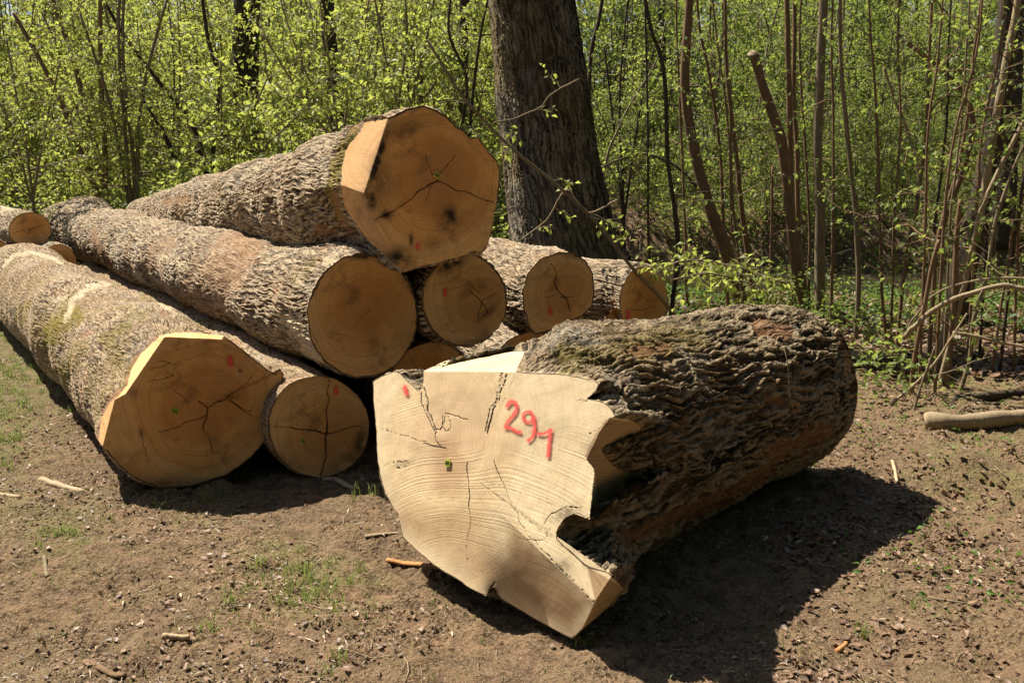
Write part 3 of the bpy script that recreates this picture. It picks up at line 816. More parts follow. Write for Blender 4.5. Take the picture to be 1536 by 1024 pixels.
# middle log of the second layer
make_log("long rough-barked log with a plain round brown end above the cross-cracked one",
         ellipse(543, 475, 82, 93, 5, 0.02), (543, 475), 4.85, -26, (-6.15, 13.7, 0.66), 0.31, N=560, R=130, Mr=640, rim_px=2.6, jag=1.4, seed=5, pith=(548, 460), lump=0.026, blend=0.12,
         stains=[(530,450,26,34,0.3,0.10), (545,384,32,6,0,0.9), (575,388,18,8,.3,.7), (612,425,8,20,-.5,.4)],
         cracks=[([(533,485),(548,470),(556,462)], 0.9), ([(500,500),(520,505),(545,506)], 0.7)],
         body=[('pale', [(434,480),(452,506),(470,540)], 15, 1.0), ('pale', [(490,392),(502,383)], 7, 0.6), ('moss', [(470,395),(440,420)], 12, 0.3), ('pale', [(203,412),(212,420)], 5, 0.7),
               ('bald', [(140,345),(145,370),(165,395)], 7, 0.7), ('pale', [(240,385),(270,395)], 7, 0.5), ('bald', [(360,372),(375,382)], 8, 0.7), ('bald', [(365,365),(325,420),(285,470)], 42, 0.5), ('bald', [(250,360),(225,400)], 16, 0.4)],
         bulges=[(2.4, 2.4, 0.5, 1.2, 0.05), (8.5, 1.6, 0.5, 2.0, 0.10)])

# top log
OUT_D = [(582,176),(608,164),(635,158),(655,165),(672,176),(686,190),(700,201),(706,208),(716,205),(728,221),(744,240),(750,255),(750,275),(743,310),(736,345),(731,368),(722,376),
         (690,385),(650,395),(604,407),(592,398),(575,380),(555,362),(535,338),(518,312),(512,280),(513,250),(520,222),(540,198),(548,182)]
make_log("topmost log of the pile, its sawn end crossed by a long curved crack", OUT_D, (642, 285), 4.75, -25,
         (-4.15, 11.2, 0.90), 0.20, N=560, R=150, Mr=640, rim_px=2.6, jag=1.0, seed=6, pith=(654, 266), lump=0.035, blend=0.10,
         facets=[dict(poly=[(582,178),(546,290),(514,279),(470,285),(480,190),(545,150),(580,170)], a=(582,178), b=(546,290), c=(513,278), d=0.24),
                 dict(poly=[(546,290),(514,279),(470,285),(480,380),(590,430),(604,407)], a=(546,290), b=(603,406), c=(513,278), d=0.24)],
         cracks=[([(654,271),(630,285),(605,308),(575,324),(560,330)], 2.2), ([(654,271),(680,284),(705,291),(740,304)], 1.6), ([(654,264),(670,250),(684,232)], 1.1), ([(654,268),(645,285),(636,304)], 0.8),
                 ([(648,262),(641,245),(640,232)],0.8)],
         stains=[(565,245,8,75,0.33,1.0), (556,300,12,30,-0.25,0.9), (580,323,12,8,0,0.9), (675,325,13,18,0,1.0), (676,332,26,22,0,0.5), (595,388,24,18,0,0.9), (617,360,4,12,0,0.8), (650,365,16,16,0,0.35), (606,195,38,14,-.4,.6), (568,270,26,40,0,.55)],
         tints=[([(640,180),(700,210),(735,260),(700,330),(620,340),(590,260)], 50, 0.45), ([(581,176),(545,291),(500,284),(505,200),(560,160)], 3, 0.38), ([(545,291),(500,284),(520,360),(603,410)], 3, 0.30)],
         dots=[([(626,367),(626,371)], 3.4)], tags=[(655,263,10,8,0.5)], strip=[(735,340,50), (650,400,70), (520,250,90), (545,350,60)],
         body=[('moss', [(530,200),(505,240),(498,285),(506,320)], 11, 1.0), ('bald', [(480,345),(500,348)], 12, 0.8), ('bald', [(545,180),(530,196)], 7, 0.6), ('bald', [(250,303),(285,297)], 7, 0.7),
               ('bald', [(500,290),(510,330),(540,370)], 8, 0.8)],
         bulges=[(1.0, 2.6, 0.35, 1.6, 0.05)])

# right part of the pile
make_log("round log with a dark smear on its rim, directly under the topmost log's right side", ellipse(698, 450, 64, 70, 7, 0.03), (698, 450), 5.05, -24,
         (-2.9, 11.0, 0.85), 0.2, N=360, R=110, Mr=300, wood='wood_grey', rim_px=2.2, jag=1.0, seed=7, pith=(718, 450),
         stains=[(675,397,30,13,-0.4,0.95), (730,470,20,6,-0.7,0.6), (640,420,6,22,0.2,0.4), (722,428,10,10,0,.4), (712,512,30,6,-.2,.5)],
         cracks=[([(703,433),(722,452),(733,470)], 1.2), ([(718,480),(724,452),(745,440)], 0.7), ([(700,420),(722,440)], 0.7), ([(660,440),(700,425)], 0.6)],
         dots=[([(667,434),(667,441)], 3.6)])
make_log("log whose end is split by a branching crack, second from right",
         [(838,378),(862,379),(880,392),(890,410),(892,440),(889,458),(876,472),(850,488),(822,498),(803,502),(793,490),(784,462),(784,435),(792,408),(810,388)], (838, 438), 5.95, -25,
         (-2.0, 12.5, 0.74), 0.24, N=360, R=110, Mr=300, wood='wood_grey', rim_px=2.2, jag=0.9, seed=8, pith=(845, 440), lump=0.03,
         cracks=[([(828,396),(836,412),(833,425),(842,438),(850,450),(856,468)], 2.0), ([(842,438),(820,445)], 0.8), ([(842,445),(858,444)], 1.2), ([(868,455),(878,465),(879,478)], 0.8)],
         dots=[([(824,463),(826,469)], 3.4)], stains=[(860,384,16,5,0,.6)])
make_log("small rightmost log of the pile with an orange oval end", ellipse(966, 455, 37, 56, 9, 0.03), (966, 455), 8.0, -38,
         (-2.8, 14.0, 0.36), 0.28, N=320, R=90, Mr=240, rim_px=1.6, jag=0.8, seed=9, lump=0.03,
         cracks=[([(945,462),(960,465),(985,462)], 0.8), ([(958,440),(975,452),(990,446)],.7)], dots=[([(942,468),(943,476)], 3.4)])
make_log("low log showing only a curved sliver of its end above the big log", ellipse(650, 590, 68, 78, 10, 0.02), (650, 590), 5.35, -26,
         (-3.0, 11.5, 0.30), 0.25, N=300, R=80, Mr=240, rim_px=3.0, jag=0.8, seed=10)
make_log("log in deep shadow at the pile's foot with one dull red dot", ellipse(800, 566, 66, 68, 11, 0.02), (800, 566), 6.1, -26,
         (-2.2, 12.5, 0.27), 0.25, N=300, R=80, Mr=240, rim_px=3.0, jag=0.8, seed=11, dots=[([(811,519),(813,521)], 2.2)])
# second stack far left
make_log("log with a small round orange end, topmost of the rear stack", ellipse(45, 345, 32, 27, 12, 0.02), (45, 345), 9.3, -34,
         (-8.5, 14.5, 0.90), 0.2, N=260, R=80, Mr=240, rim_px=1.6, jag=0.5, seed=12, pith=(46, 338), cracks=[([(18,350),(40,345),(66,337)], 1.0), ([(38,352),(46,342)], 0.7)], group='logs of the rear stack',
         body=[('pale', [(5,312),(30,310)], 5, .7), ('moss', [(35,315),(14,340)], 4, 0.6)])
make_log("log half hidden in the gap under the rear stack's topmost log", ellipse(88, 396, 28, 30, 13, 0.02), (88, 396), 9.0, -34,
         (-8.0, 14.6, 0.5), 0.2, N=260, R=80, Mr=200, rim_px=1.6, jag=0.5, seed=13, group='logs of the rear stack')
make_log("log cut off by the left photo edge, its sunlit orange end just showing", ellipse(-12, 388, 30, 31, 14, 0.02), (-12, 388), 9.2, -34,
         (-9.3, 14.2, 0.6), 0.2, N=240, R=60, Mr=200, rim_px=1.2, jag=0.5, seed=14, group='logs of the rear stack')

# ------------------------------------------------------------------ the big standing oak
def oak():
    base = P(848, 470, 9.6)
    t = thing("oak_tree", "massive old oak trunk with furrowed grey bark standing right behind the log pile", "tree", (base[0], base[1], 0))
    # centre line (pixel), half width (pixel)
    rows = [(-420, 772, 58), (-200, 784, 60), (0, 797, 63), (150, 811, 68), (260, 826, 70), (330, 838, 76), (380, 847, 84), (430, 853, 98), (480, 857, 118), (540, 860, 150)]
    ys = np.array([r[0] for r in rows], float)
    N, Mr = 520, 620
    yy = np.linspace(-420, 540, Mr)
    cxp = np.interp(yy, ys, [r[1] for r in rows]); hw = np.interp(yy, ys, [r[2] for r in rows])
    k = np.ones(25) / 25
    pad = lambda a: np.convolve(np.pad(a, 12, 'edge'), k, 'valid')
    cxp, hw = pad(cxp), pad(hw)
    C = P(cxp, yy, 9.6)
    zc = C[:, 1] * CP - (C[:, 2] - CAMH) * SP
    r = hw * zc / F
    phi = np.linspace(0, 2 * math.pi, N, endpoint=False)
    bc = np.stack([0.5 * np.cos(phi)[None] * np.ones((Mr, 1)), 0.5 * np.sin(phi)[None] * np.ones((Mr, 1)), C[:, 2][:, None] * np.ones((1, N))], -1) + 60
    flare = sstep(1.2, 0.0, C[:, 2])[:, None]
    rr = r[:, None] * (1 + 0.03 * np.cos(3 * phi + 1) + flare * 0.16 * np.cos(5 * phi + 0.5)) + 0.03 * fbm(bc * np.array([3, 3, 0.6]), 3, 31)
    V = C[:, None] + rr[..., None] * np.stack([np.cos(phi), np.sin(phi), 0 * phi], -1)[None]
    V = V.reshape(-1, 3); z = np.zeros(len(V))
    mesh_np("trunk", V, wrap_grid(N, Mr)[:, ::-1] if C[0, 2] < C[-1, 2] else wrap_grid(N, Mr), M['bark_tree'], t,
            attrs={"bc": bc.reshape(-1, 3), "edge": np.ones(len(V)), "pale": z, "bald": z, "moss": 0.25 * (fbm(V * 1.5, 3, 4) > 0.2)})
    b = Bag(); top = C[0]
    for a_, ln, el in ((0.3, 3.0, 0.8), (1.2, 2.8, 0.9), (2.2, 2.6, 1.0)):
        d = np.array([math.cos(a_) * math.cos(el), math.sin(a_) * math.cos(el), math.sin(el)])
        b.tube(spline([top - [0, 0, .5], top + d * ln * 0.5, top + d * ln + [0, 0, .4]], 12), np.linspace(0.22, 0.07, 12), 10)
    b.build("limb", M['stem_dark'], t)
oak()

# ------------------------------------------------------------------ leafy plants
def add_twigs(bag, LP, LD, pts, r0, nb, blen, spacing, tmin=0.2, tmax=1.0, up=(0.1, 0.8), sub=3, bias=None, r_t=None, wig=0.15):
    """side branches on one stem, twigs on them and the leaves' places and directions"""
    m = len(pts)
    cum = np.concatenate([[0], np.cumsum(np.linalg.norm(np.diff(pts, axis=0), axis=1))]); tot = cum[-1]
    for i in range(nb):
        t = tmin + (tmax - tmin) * (i + random.random()) / nb
        p = np.array([np.interp(t * tot, cum, pts[:, k]) for k in range(3)])
        az = random.uniform(0, 2 * math.pi); el = random.uniform(*up)
        d = np.array([math.cos(az) * math.cos(el), math.sin(az) * math.cos(el), math.sin(el)])
        if bias is not None: d = unit(d + np.asarray(bias))
        L = blen * random.uniform(0.45, 1.1) * (1.1 - 0.45 * t)
        q = [p]; dd = d.copy(); n = 7
        for k in range(n):
            dd = unit(dd + rng.normal(size=3) * wig + np.array([0, 0, -0.05]))
            q.append(q[-1] + dd * L / n)
        q = np.array(q); rb = max(0.003, 0.009 * L)
        bag.tube(q, np.linspace(rb, rb * 0.3, len(q)), 4, cap=False)
        lines = [q[2:]]
        for k in range(sub):
            s0 = q[random.randint(2, n - 1)]
            sd = unit(dd + rng.normal(size=3) * 0.8 + np.array([0, 0, -0.1])); sl = L * random.uniform(0.25, 0.5)
            qq = np.array([s0, s0 + sd * sl * 0.5, s0 + sd * sl + np.array([0, 0, -0.06 * sl])])
            bag.tube(qq, np.linspace(rb * 0.5, rb * 0.25, 3), 3, cap=False); lines.append(qq)
        for ln_ in lines:
            c2 = np.concatenate([[0], np.cumsum(np.linalg.norm(np.diff(ln_, axis=0), axis=1))])
            k = max(2, int(c2[-1] / spacing))
            ts = (np.arange(k) + rng.random(k)) / k * c2[-1]
            pos = np.stack([np.interp(ts, c2, ln_[:, j]) for j in range(3)], -1)
            ax = unit(ln_[-1] - ln_[0])
            side = rng.normal(size=(k, 3)); side -= (side @ ax)[:, None] * ax
            side = unit(side + 1e-6)
            dirs = unit(side * 0.9 + ax * 0.45 + np.array([0, 0, -0.45]))
            LP.append(pos + side * 0.012); LD.append(dirs)

def plant(name, label, cat, stems, leaf_mat, stem_mat, nb=10, blen=0.9, spacing=0.05, leaf=0.05, group=None, base=None, full=True,
          tmin=0.2, tmax=1.0, up=(0.1, 0.8), sub=3, bias=None, sides=8, knot=0.04, clump=1, cut_top=False):
    """stems: list of (points, r_bottom, r_top) from the ground up"""
    base = stems[0][0][0] if base is None else base
    t = thing(name, label, cat, base, group)
    LP, LD = [], []
    for si, (pts, r0, r1) in enumerate(stems):
        sp = spline(pts, max(10, 5 * len(pts)))
        n = len(sp)
        amp = np.linalg.norm(sp[-1] - sp[0]) * 0.003
        sp = sp + amp * np.stack([fbm(np.c_[np.linspace(0, 5, n), np.full(n, si * 3.1 + sp[0, 0]), np.full(n, 1.0 + k)], 3, 5) for k in range(3)], -1)
        rr = np.linspace(r0, r1, n) * (1 + knot * 2 * fbm(np.c_[np.linspace(0, 9, n), np.full(n, si + 7.7), np.zeros(n)], 2, 6))
        b = Bag(); b.tube(sp, rr, sides)
        if nb: add_twigs(b, LP, LD, sp, r0, nb, blen, spacing, tmin, tmax, up, sub, bias)
        b.build("stem", stem_mat, t)
    if LP:
        LPa, LDa = np.vstack(LP), np.vstack(LD)
        if clump > 1:
            LPa = np.repeat(LPa, clump, 0) + rng.normal(size=(len(LPa) * clump, 3)) * leaf * 0.9
            LDa = np.repeat(LDa, clump, 0) + rng.normal(size=(len(LDa) * clump, 3)) * 0.5
        leaves_mesh("foliage", LPa, LDa, leaf * rng.uniform(0.6, 1.25, len(LPa)), leaf_mat, t, full=full)
    return t

def pix_stem(px, Y, wb, wt, dY=0.0):
    """px: from top to bottom pixel points; returns ground-up points and radii"""
    px = px[::-1]; m = len(px)
    Ys = [Y + dY * k / max(1, m - 1) for k in range(m)]
    pts = [P(x, y, yy) for (x, y), yy in zip(px, Ys)]
    g = float(gh(pts[0][0], pts[0][1])) - 0.06
    if pts[0][2] > g + 0.05:
        d = pts[0] - pts[1]; k = (pts[0][2] - g) / max(0.2, -d[2]) if d[2] < 0 else 0
        k = min(k, 1.2 / max(np.linalg.norm(d), .1))
        foot = pts[0] + d * k; foot[2] = g
        pts = [foot] + pts
    else: pts[0][2] = g
    s = Y / F * 0.5
    return (np.array(pts), wb * s * 0.78, wt * s * 0.74)

# --- saplings and poles at the right (top-to-bottom pixel points)
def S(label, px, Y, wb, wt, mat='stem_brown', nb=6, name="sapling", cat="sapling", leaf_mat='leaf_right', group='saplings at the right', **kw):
    nb = nb + 6 if nb else 2; kw.setdefault('blen', 0.75); kw.setdefault('tmin', 0.30); kw.setdefault('leaf', 0.055); kw.setdefault('spacing', 0.065); kw.setdefault('sub', 2)
    return plant(name, label, cat, [pix_stem(px, Y, wb, wt)], M[leaf_mat], M[mat], nb=nb, group=group, **kw)

S("thick reddish brown sapling leaning left above the leafy branch, right of the oak", [(1036,-140),(1033,0),(1028,130),(1042,220),(1062,300),(1088,370),(1112,450)], 9.8, 30, 14, nb=7)
S("thin sapling rising beside the reddish leaning one and bending left at its top", [(1040,-60),(1048,40),(1062,100),(1076,180),(1083,260),(1086,340),(1090,420)], 10.4, 8, 5, nb=6)
S("slender grey sapling with a forked top between the leaning sapling and the sawn pole", [(1085,-100),(1088,60),(1095,150),(1108,250),(1112,300),(1124,390),(1130,430)], 10.0, 13, 6, nb=6)
t_ = plant("sawn_pole", "thick brown pole sawn off slantwise above head height, leaning left", "tree stump",
      [pix_stem([(1129,82),(1142,122),(1158,165),(1172,210),(1180,262),(1187,330),(1197,400),(1208,460)], 9.9, 24, 18)], M['leaf_right'], M['stem_brown'], nb=0, sides=16, knot=0.06)
pc = P(1129, 82, 9.9); bb = Bag()
bb.tube(np.array([pc + [0.0, 0.0, -0.012], pc + [-0.010, -0.020, 0.010]]), [0.046, 0.044], 16); bb.build("cut_end", M['stem_pale'], t_)
S("straight thin stem growing right behind the sawn pole", [(1176,-120),(1182,20),(1184,120),(1187,220),(1190,330),(1192,420)], 10.3, 14, 10, nb=6)
S("second straight stem right of the sawn pole, a little thinner", [(1190,-100),(1193,60),(1192,150),(1197,240),(1198,330),(1203,400)], 10.8, 12, 8, nb=5)
S("straight olive-grey trunk the width of a hand, tallest upright behind the big log's end", [(1240,-160),(1237,0),(1231,120),(1228,220),(1232,330),(1231,472)], 9.4, 20, 16, 'stem_grey', nb=7, sides=14)
S("pale thin sapling leaning slightly right of the hand-wide trunk", [(1258,-60),(1262,80),(1268,160),(1276,240),(1286,330),(1289,430),(1284,520)], 8.5, 11, 7, 'stem_grey', nb=5)
S("very thin whip between the pale sapling and the multi-stemmed clump", [(1300,-60),(1306,40),(1314,130),(1318,240),(1321,330),(1324,430),(1330,515)], 8.2, 7, 4, nb=4)
S("thin reddish straight whip standing before the dark ditch", [(1400,-60),(1397,40),(1393,150),(1385,250),(1372,330),(1356,420),(1346,540)], 8.0, 8, 6, nb=4)
S("crooked pale sapling whose bend shows above the ditch water", [(1326,100),(1340,140),(1355,180),(1368,225),(1380,270),(1390,340)], 12.0, 9, 5, 'stem_pale', nb=5)
S("thin upright whip left of the sawn pole reaching only to mid height", [(1094,120),(1096,200),(1099,290),(1106,360),(1112,420)], 9.5, 6, 4, nb=3)
S("short straight stick-like sapling beside the sawn pole's foot", [(1158,250),(1158,330),(1156,420)], 9.6, 6, 5, nb=0)
S("dark sapling in front of the oak's right edge, forking high", [(915,-80),(900,20),(888,80),(884,180),(886,300)], 12.0, 9, 7, 'stem_dark', nb=8)
S("dark thin sapling with a bend at the pile's right end", [(958,-60),(975,40),(992,90),(1000,150),(1003,240),(1012,310),(1018,380),(1010,440)], 9.0, 10, 7, 'stem_dark', nb=8)
S("pale slanting branchwood sapling between the oak and the leaning brown sapling", [(1000,30),(985,90),(950,150),(925,200),(905,260)], 13.0, 5, 3, 'stem_grey', nb=5)

# dark leaning tree and its companions at the right edge
plant("leaning_tree", "dark thick tree leaning to the upper right behind the clump of stems", "tree",
      [pix_stem([(1530,-200),(1518,0),(1505,120),(1490,220),(1468,310),(1448,390),(1436,480)], 9.2, 52, 40)], M['leaf_right'], M['stem_dark'], nb=6, sides=20, blen=1.2, tmin=0.6)
S("pale smooth pole leaning right, crossing in front of the dark leaning tree", [(1545,-180),(1528,0),(1512,90),(1497,170),(1482,260),(1468,340),(1440,420),(1418,500),(1414,565)], 7.6, 15, 14, 'stem_pale', nb=3, sides=12)
S("curved brown sapling forking from the clump left of the dark leaning tree", [(1352,60),(1392,88),(1428,118),(1452,150),(1460,190),(1450,240),(1432,290),(1412,350),(1390,430),(1374,540)], 8.0, 14, 8, nb=5)
S("long pale pole leaning in from the right edge over the litter", [(1600,80),(1536,185),(1500,255),(1475,310),(1462,360),(1448,430),(1425,520)], 6.9, 11, 9, 'stem_pale', nb=0)
S("thin stem arching right of the long pale pole", [(1590,120),(1536,220),(1508,290),(1492,340),(1480,420),(1462,480),(1455,540),(1440,590)], 6.8, 9, 6, 'stem_grey', nb=2)
S("thin straight stem rising steeply inside the clump at the right", [(1478,-60),(1465,60),(1452,180),(1430,280),(1410,350),(1400,450),(1395,560)], 7.4, 9, 6, nb=3)
S("short brown stem of the clump with a broken top", [(1408,360),(1398,400),(1385,470),(1372,540),(1368,590)], 6.6, 11, 9, nb=0)
S("reddish stout stem at the clump's centre above the dead wood", [(1440,300),(1436,350),(1432,440),(1426,520),(1420,575)], 6.9, 14, 10, nb=2)
S("bare twig-like stem slanting left from the clump to the litter", [(1450,470),(1428,505),(1402,545),(1368,580),(1342,602)], 6.2, 7, 4, 'stem_pale', nb=0)
S("thin slanted stem before the clump's foot", [(1402,520),(1390,555),(1378,590),(1368,622)], 6.0, 6, 4, 'stem_grey', nb=0)
S("sapling at the right edge standing behind the long pale pole", [(1520,330),(1512,400),(1500,470),(1490,540)], 7.2, 6, 5, nb=3)

wl = ["between the reddish leaning sapling and the sawn pole", "just left of the hand-wide trunk", "close right of the hand-wide trunk", "over the ditch, left of the thin reddish whip",
      "over the ditch, right of the thin reddish whip", "left of the dark leaning tree", "right in front of the dark leaning tree", "between the dark leaning tree and the long pale pole",
      "at the far right beyond the long pale pole", "in the middle of the right-hand clump", "at the clump's left side", "rising from the litter behind the barkless branch",
      "near the dark curving branch right of the oak", "behind the small orange log end"]
wx = [(1068,1118), (1208,1214), (1252,1248), (1350,1338), (1425,1395), (1452,1416), (1500,1452), (1520,1470), (1548,1522), (1462,1404), (1412,1380), (1575,1500), (968,975), (1018,1030)]
wyb = [430, 440, 500, 530, 545, 585, 570, 560, 575, 600, 590, 575, 400, 420]
wY = [10.5, 10.4, 9.0, 8.3, 7.8, 7.0, 7.3, 7.6, 7.2, 6.7, 6.9, 7.2, 11.5, 10.4]
for k_, w_ in enumerate(wl):
    xa, xb = wx[k_]; j1, j2 = random.uniform(-9, 9), random.uniform(-7, 7)
    S("thin leafy whip " + w_, [(xa + (xa - xb) * 0.25, -90), (xa + j1, 60), (0.6 * xa + 0.4 * xb + j2, 200), (0.3 * xa + 0.7 * xb - j1 * .5, 340), (xb, wyb[k_])], wY[k_], random.uniform(4.5, 7.5), 3.5,
      random.choice(['stem_brown', 'stem_grey', 'stem_brown', 'stem_dark']), nb=4)

def arch(label, px, Y, w0, w1, mat, nl=0, name="bare_branch"):
    pts = np.array([P(x, y, Y + 0.05 * k) for k, (x, y) in enumerate(px)])
    s = Y / F * 0.5
    sp = spline(pts, 30); n = 30
    sp += 0.012 * np.stack([fbm(np.c_[np.linspace(0, 6, n), np.full(n, px[0][1] * .1), np.full(n, k + .5)], 3, 3) for k in range(3)], -1)
    t = thing(name, label, "branch", pts[0])
    b = Bag(); b.tube(sp, np.linspace(w0 * s, w1 * s, n), 8); tw = b
    LP, LD = [], []
    if nl:
        add_twigs(tw, LP, LD, sp, 0.01, nl, 0.35, 0.045, 0.15, 1.0, (-0.3, 0.6), 2)
        LPa = np.vstack(LP); leaves_mesh("foliage", LPa, np.vstack(LD), 0.062 * rng.uniform(0.6, 1.2, len(LPa)), M['leaf_near'], t)
    b.build("stem", M[mat], t)
    return t
arch("pale bare branch arching from the right edge down to the clump, thicker of two", [(1590,425),(1536,432),(1502,428),(1450,440),(1400,465),(1372,490),(1358,504)], 6.3, 7, 9, 'stem_pale', 3)
arch("thin branch arching just above the thicker pale one", [(1590,422),(1536,418),(1490,417),(1440,424),(1398,445),(1372,475),(1360,500)], 6.4, 3.5, 3, 'stem_pale', 2)
arch("thin dry branch lying almost level below the two arching ones", [(1590,530),(1536,520),(1480,508),(1430,499)], 6.1, 4.5, 5, 'stem_pale', 1)
arch("long bare branch slanting down across the oak trunk to the pile's right end", [(640,60),(690,140),(735,190),(780,232),(840,280),(890,330),(940,392),(985,440),(1015,478)], 7.6, 4, 6, 'stem_grey', 7, "slanting_branch")
arch("leafy twig hanging before the saplings right of the small orange log", [(1180,425),(1140,412),(1100,398),(1050,390),(1010,395),(985,410)], 7.4, 4, 2, 'stem_grey', 34, "leafy_branch")
arch("leafy low branch reaching right over the big log's crest", [(1010,420),(1060,410),(1110,420),(1150,435),(1180,440)], 7.0, 3, 2, 'stem_grey', 20, "leafy_branch")
arch("twig with fresh leaves crossing the oak trunk at its middle", [(870,120),(830,140),(810,160),(780,175),(740,185)], 8.3, 3, 2, 'stem_grey', 3, "leafy_branch")
arch("dark curving branch with leaves between oak and saplings", [(1060,300),(1020,255),(970,232),(930,240),(895,255)], 11.0, 4, 2.5, 'stem_dark', 8, "leafy_branch")
arch("small twig with young leaves low across the oak's foot", [(930,300),(880,320),(850,285),(820,330),(780,360)], 8.0, 3, 2, 'stem_pale', 4, "leafy_branch")

# --- hazel shrubs behind the pile
HZ = [
 ("leaning hazel with one thick brown stem slanting up to the left behind the pile", [[(60,-80),(85,20),(108,80),(125,150),(143,220),(160,300)], [(20,20),(70,110),(110,200),(150,300)], [(150,-30),(150,90),(156,200),(160,300)]], 13.5, 14, 'stem_brown'),
 ("hazel with a pale barkless patch on its upright twin stems", [[(188,-60),(184,60),(190,150),(200,240),(203,300)], [(180,-40),(178,80),(188,200),(196,300)], [(250,0),(220,110),(208,200),(205,300)], [(120,20),(160,140),(190,290)]], 13.0, 10, 'stem_grey'),
 ("dark shrub with arching stems bending left over a green hollow", [[(140,-30),(190,60),(240,125),(280,175),(305,240),(312,290)], [(213,148),(240,190),(262,235),(278,262)], [(296,-60),(312,60),(330,120),(322,200),(314,290)]], 14.0, 12, 'stem_dark'),
 ("hazel of pale thin shoots fanning out left of the topmost log", [[(395,50),(430,110),(470,170),(505,230)], [(420,0),(450,90),(485,160),(508,230)], [(470,-60),(490,60),(500,150),(510,235)], [(560,-40),(540,80),(520,160),(512,235)]], 12.5, 6, 'stem_pale'),
 ("bushy hazel filling the gap right above the topmost log", [[(600,-80),(610,40),(600,140),(604,200)], [(660,-60),(640,60),(618,150),(606,200)], [(560,-20),(580,90),(596,160),(604,200)], [(700,60),(650,130),(612,200)]], 12.0, 7, 'stem_grey'),
 ("young hazel with a crooked dark stem beside the oak's left edge", [[(690,-80),(672,40),(700,120),(690,220),(695,320)], [(740,-40),(720,60),(705,200),(700,320)]], 11.5, 8, 'stem_dark'),
 ("low hazel at the photo's left end behind the rear stack", [[(10,60),(25,140),(40,220),(48,290)], [(90,90),(70,180),(52,290)], [(-20,120),(20,200),(44,290)]], 12.2, 6, 'stem_grey'),
 ("hazel bending right behind the bark of the topmost log", [[(400,120),(370,190),(345,250),(335,300)], [(330,90),(332,180),(334,300)], [(450,170),(390,230),(340,300)], [(280,180),(310,240),(332,300)]], 11.8, 6, 'stem_grey'),
 ("young beech with drooping leaves filling the gap right of the oak", [[(950,-60),(935,60),(930,180),(935,300)], [(985,60),(960,160),(940,300)], [(905,60),(920,180),(932,300)]], 14.5, 6, 'stem_dark'),
]
for hi, (lab, st, Y, w, mt_) in enumerate(HZ):
    stems = [pix_stem(px, Y, w, w * 0.55) for px in st]
    plant("hazel_shrub", lab, "shrub", stems, M['leaf_near'], M[mt_], nb=17, blen=1.25, spacing=(0.036, 0.046)[hi in (3, 4, 5, 7)], leaf=(0.054, 0.080)[hi in (3, 4, 5, 7)], group="shrubs behind the log pile", tmin=0.12, up=(-0.1, 0.9), sub=4)

# taller trunks seen through the leaves
TR = [("ivy-clad dark trunk high behind the left shrubs", [(372,-200),(370,0),(368,120),(372,260)], 18.0, 58, 44),
      ("upright dark trunk left of the topmost log's sawn end", [(485,-200),(490,0),(500,120),(512,240)], 16.0, 30, 26),
      ("slim dark trunk above the topmost log, nearer the oak", [(700,-200),(697,0),(694,120),(700,240)], 17.0, 24, 18),
      ("crooked slim dark trunk between the two straight ones left of the oak", [(655,-180),(628,0),(620,60),(632,140),(630,240)], 18.0, 20, 12),
      ("grey trunk standing far back right of the oak's foot", [(990,-200),(992,0),(996,200),(994,330)], 24.0, 16, 14),
      ("dark trunk in deep wood shade at the right photo edge", [(1530,-150),(1522,0),(1515,200),(1505,310)], 17.0, 44, 36)]
for lab, px, Y, wb, wt in TR:
    plant("forest_tree", lab, "tree", [pix_stem(px, Y, wb, wt)], M['leaf_dark' if 'ivy' in lab else 'leaf_mid'], M['stem_dark'], nb=34 if 'ivy' in lab else 12,
          blen=0.75 if 'ivy' in lab else 1.6, spacing=0.05, leaf=0.075, tmin=0.1, sub=4, sides=14, group="trunks showing through the leaves")

# --- understory and far trees: prototypes, then copies
def copy_tree(src, loc, rz, sc_, mat=None):
    r = src.copy(); sc.collection.objects.link(r); r.location = loc; r.rotation_euler = (0, 0, rz); r.scale = (sc_,) * 3
    for ch in src.children:
        c = ch.copy(); sc.collection.objects.link(c); c.parent = r
        if mat and ch.name.startswith("foliage"):
            c.material_slots[0].link = 'OBJECT'; c.material_slots[0].material = mat
    return r

def proto(kind, H, nst, nb, blen, leaf, clump, mat, smat, label, group, r0):
    stems = []
    for k in range(nst):
        a_ = random.uniform(0, 6.28); sp_ = random.uniform(0.05, 0.22) * H * (nst > 1)
        b0 = np.array([0.12 * k * math.cos(a_), 0.12 * k * math.sin(a_), -0.15])
        pts = [b0, b0 + [0.3 * sp_ * math.cos(a_), 0.3 * sp_ * math.sin(a_), H * 0.33], b0 + [0.6 * sp_ * math.cos(a_) + random.uniform(-.15, .15), 0.6 * sp_ * math.sin(a_), H * 0.66],
               b0 + [sp_ * math.cos(a_), sp_ * math.sin(a_) + random.uniform(-.2, .2), H]]
        stems.append((np.array(pts), r0 * random.uniform(0.6, 1.1), r0 * 0.25))
    return plant(kind, label, "tree" if 'tree' in kind else "shrub", stems, M[mat], M[smat], nb=nb, blen=blen, spacing=0.075, leaf=leaf, full=False, tmin=0.08, tmax=1.0,
                 up=(-0.1, 0.7), sub=4, clump=clump, sides=6, group=group, base=np.array([0, 0, 0.0]))

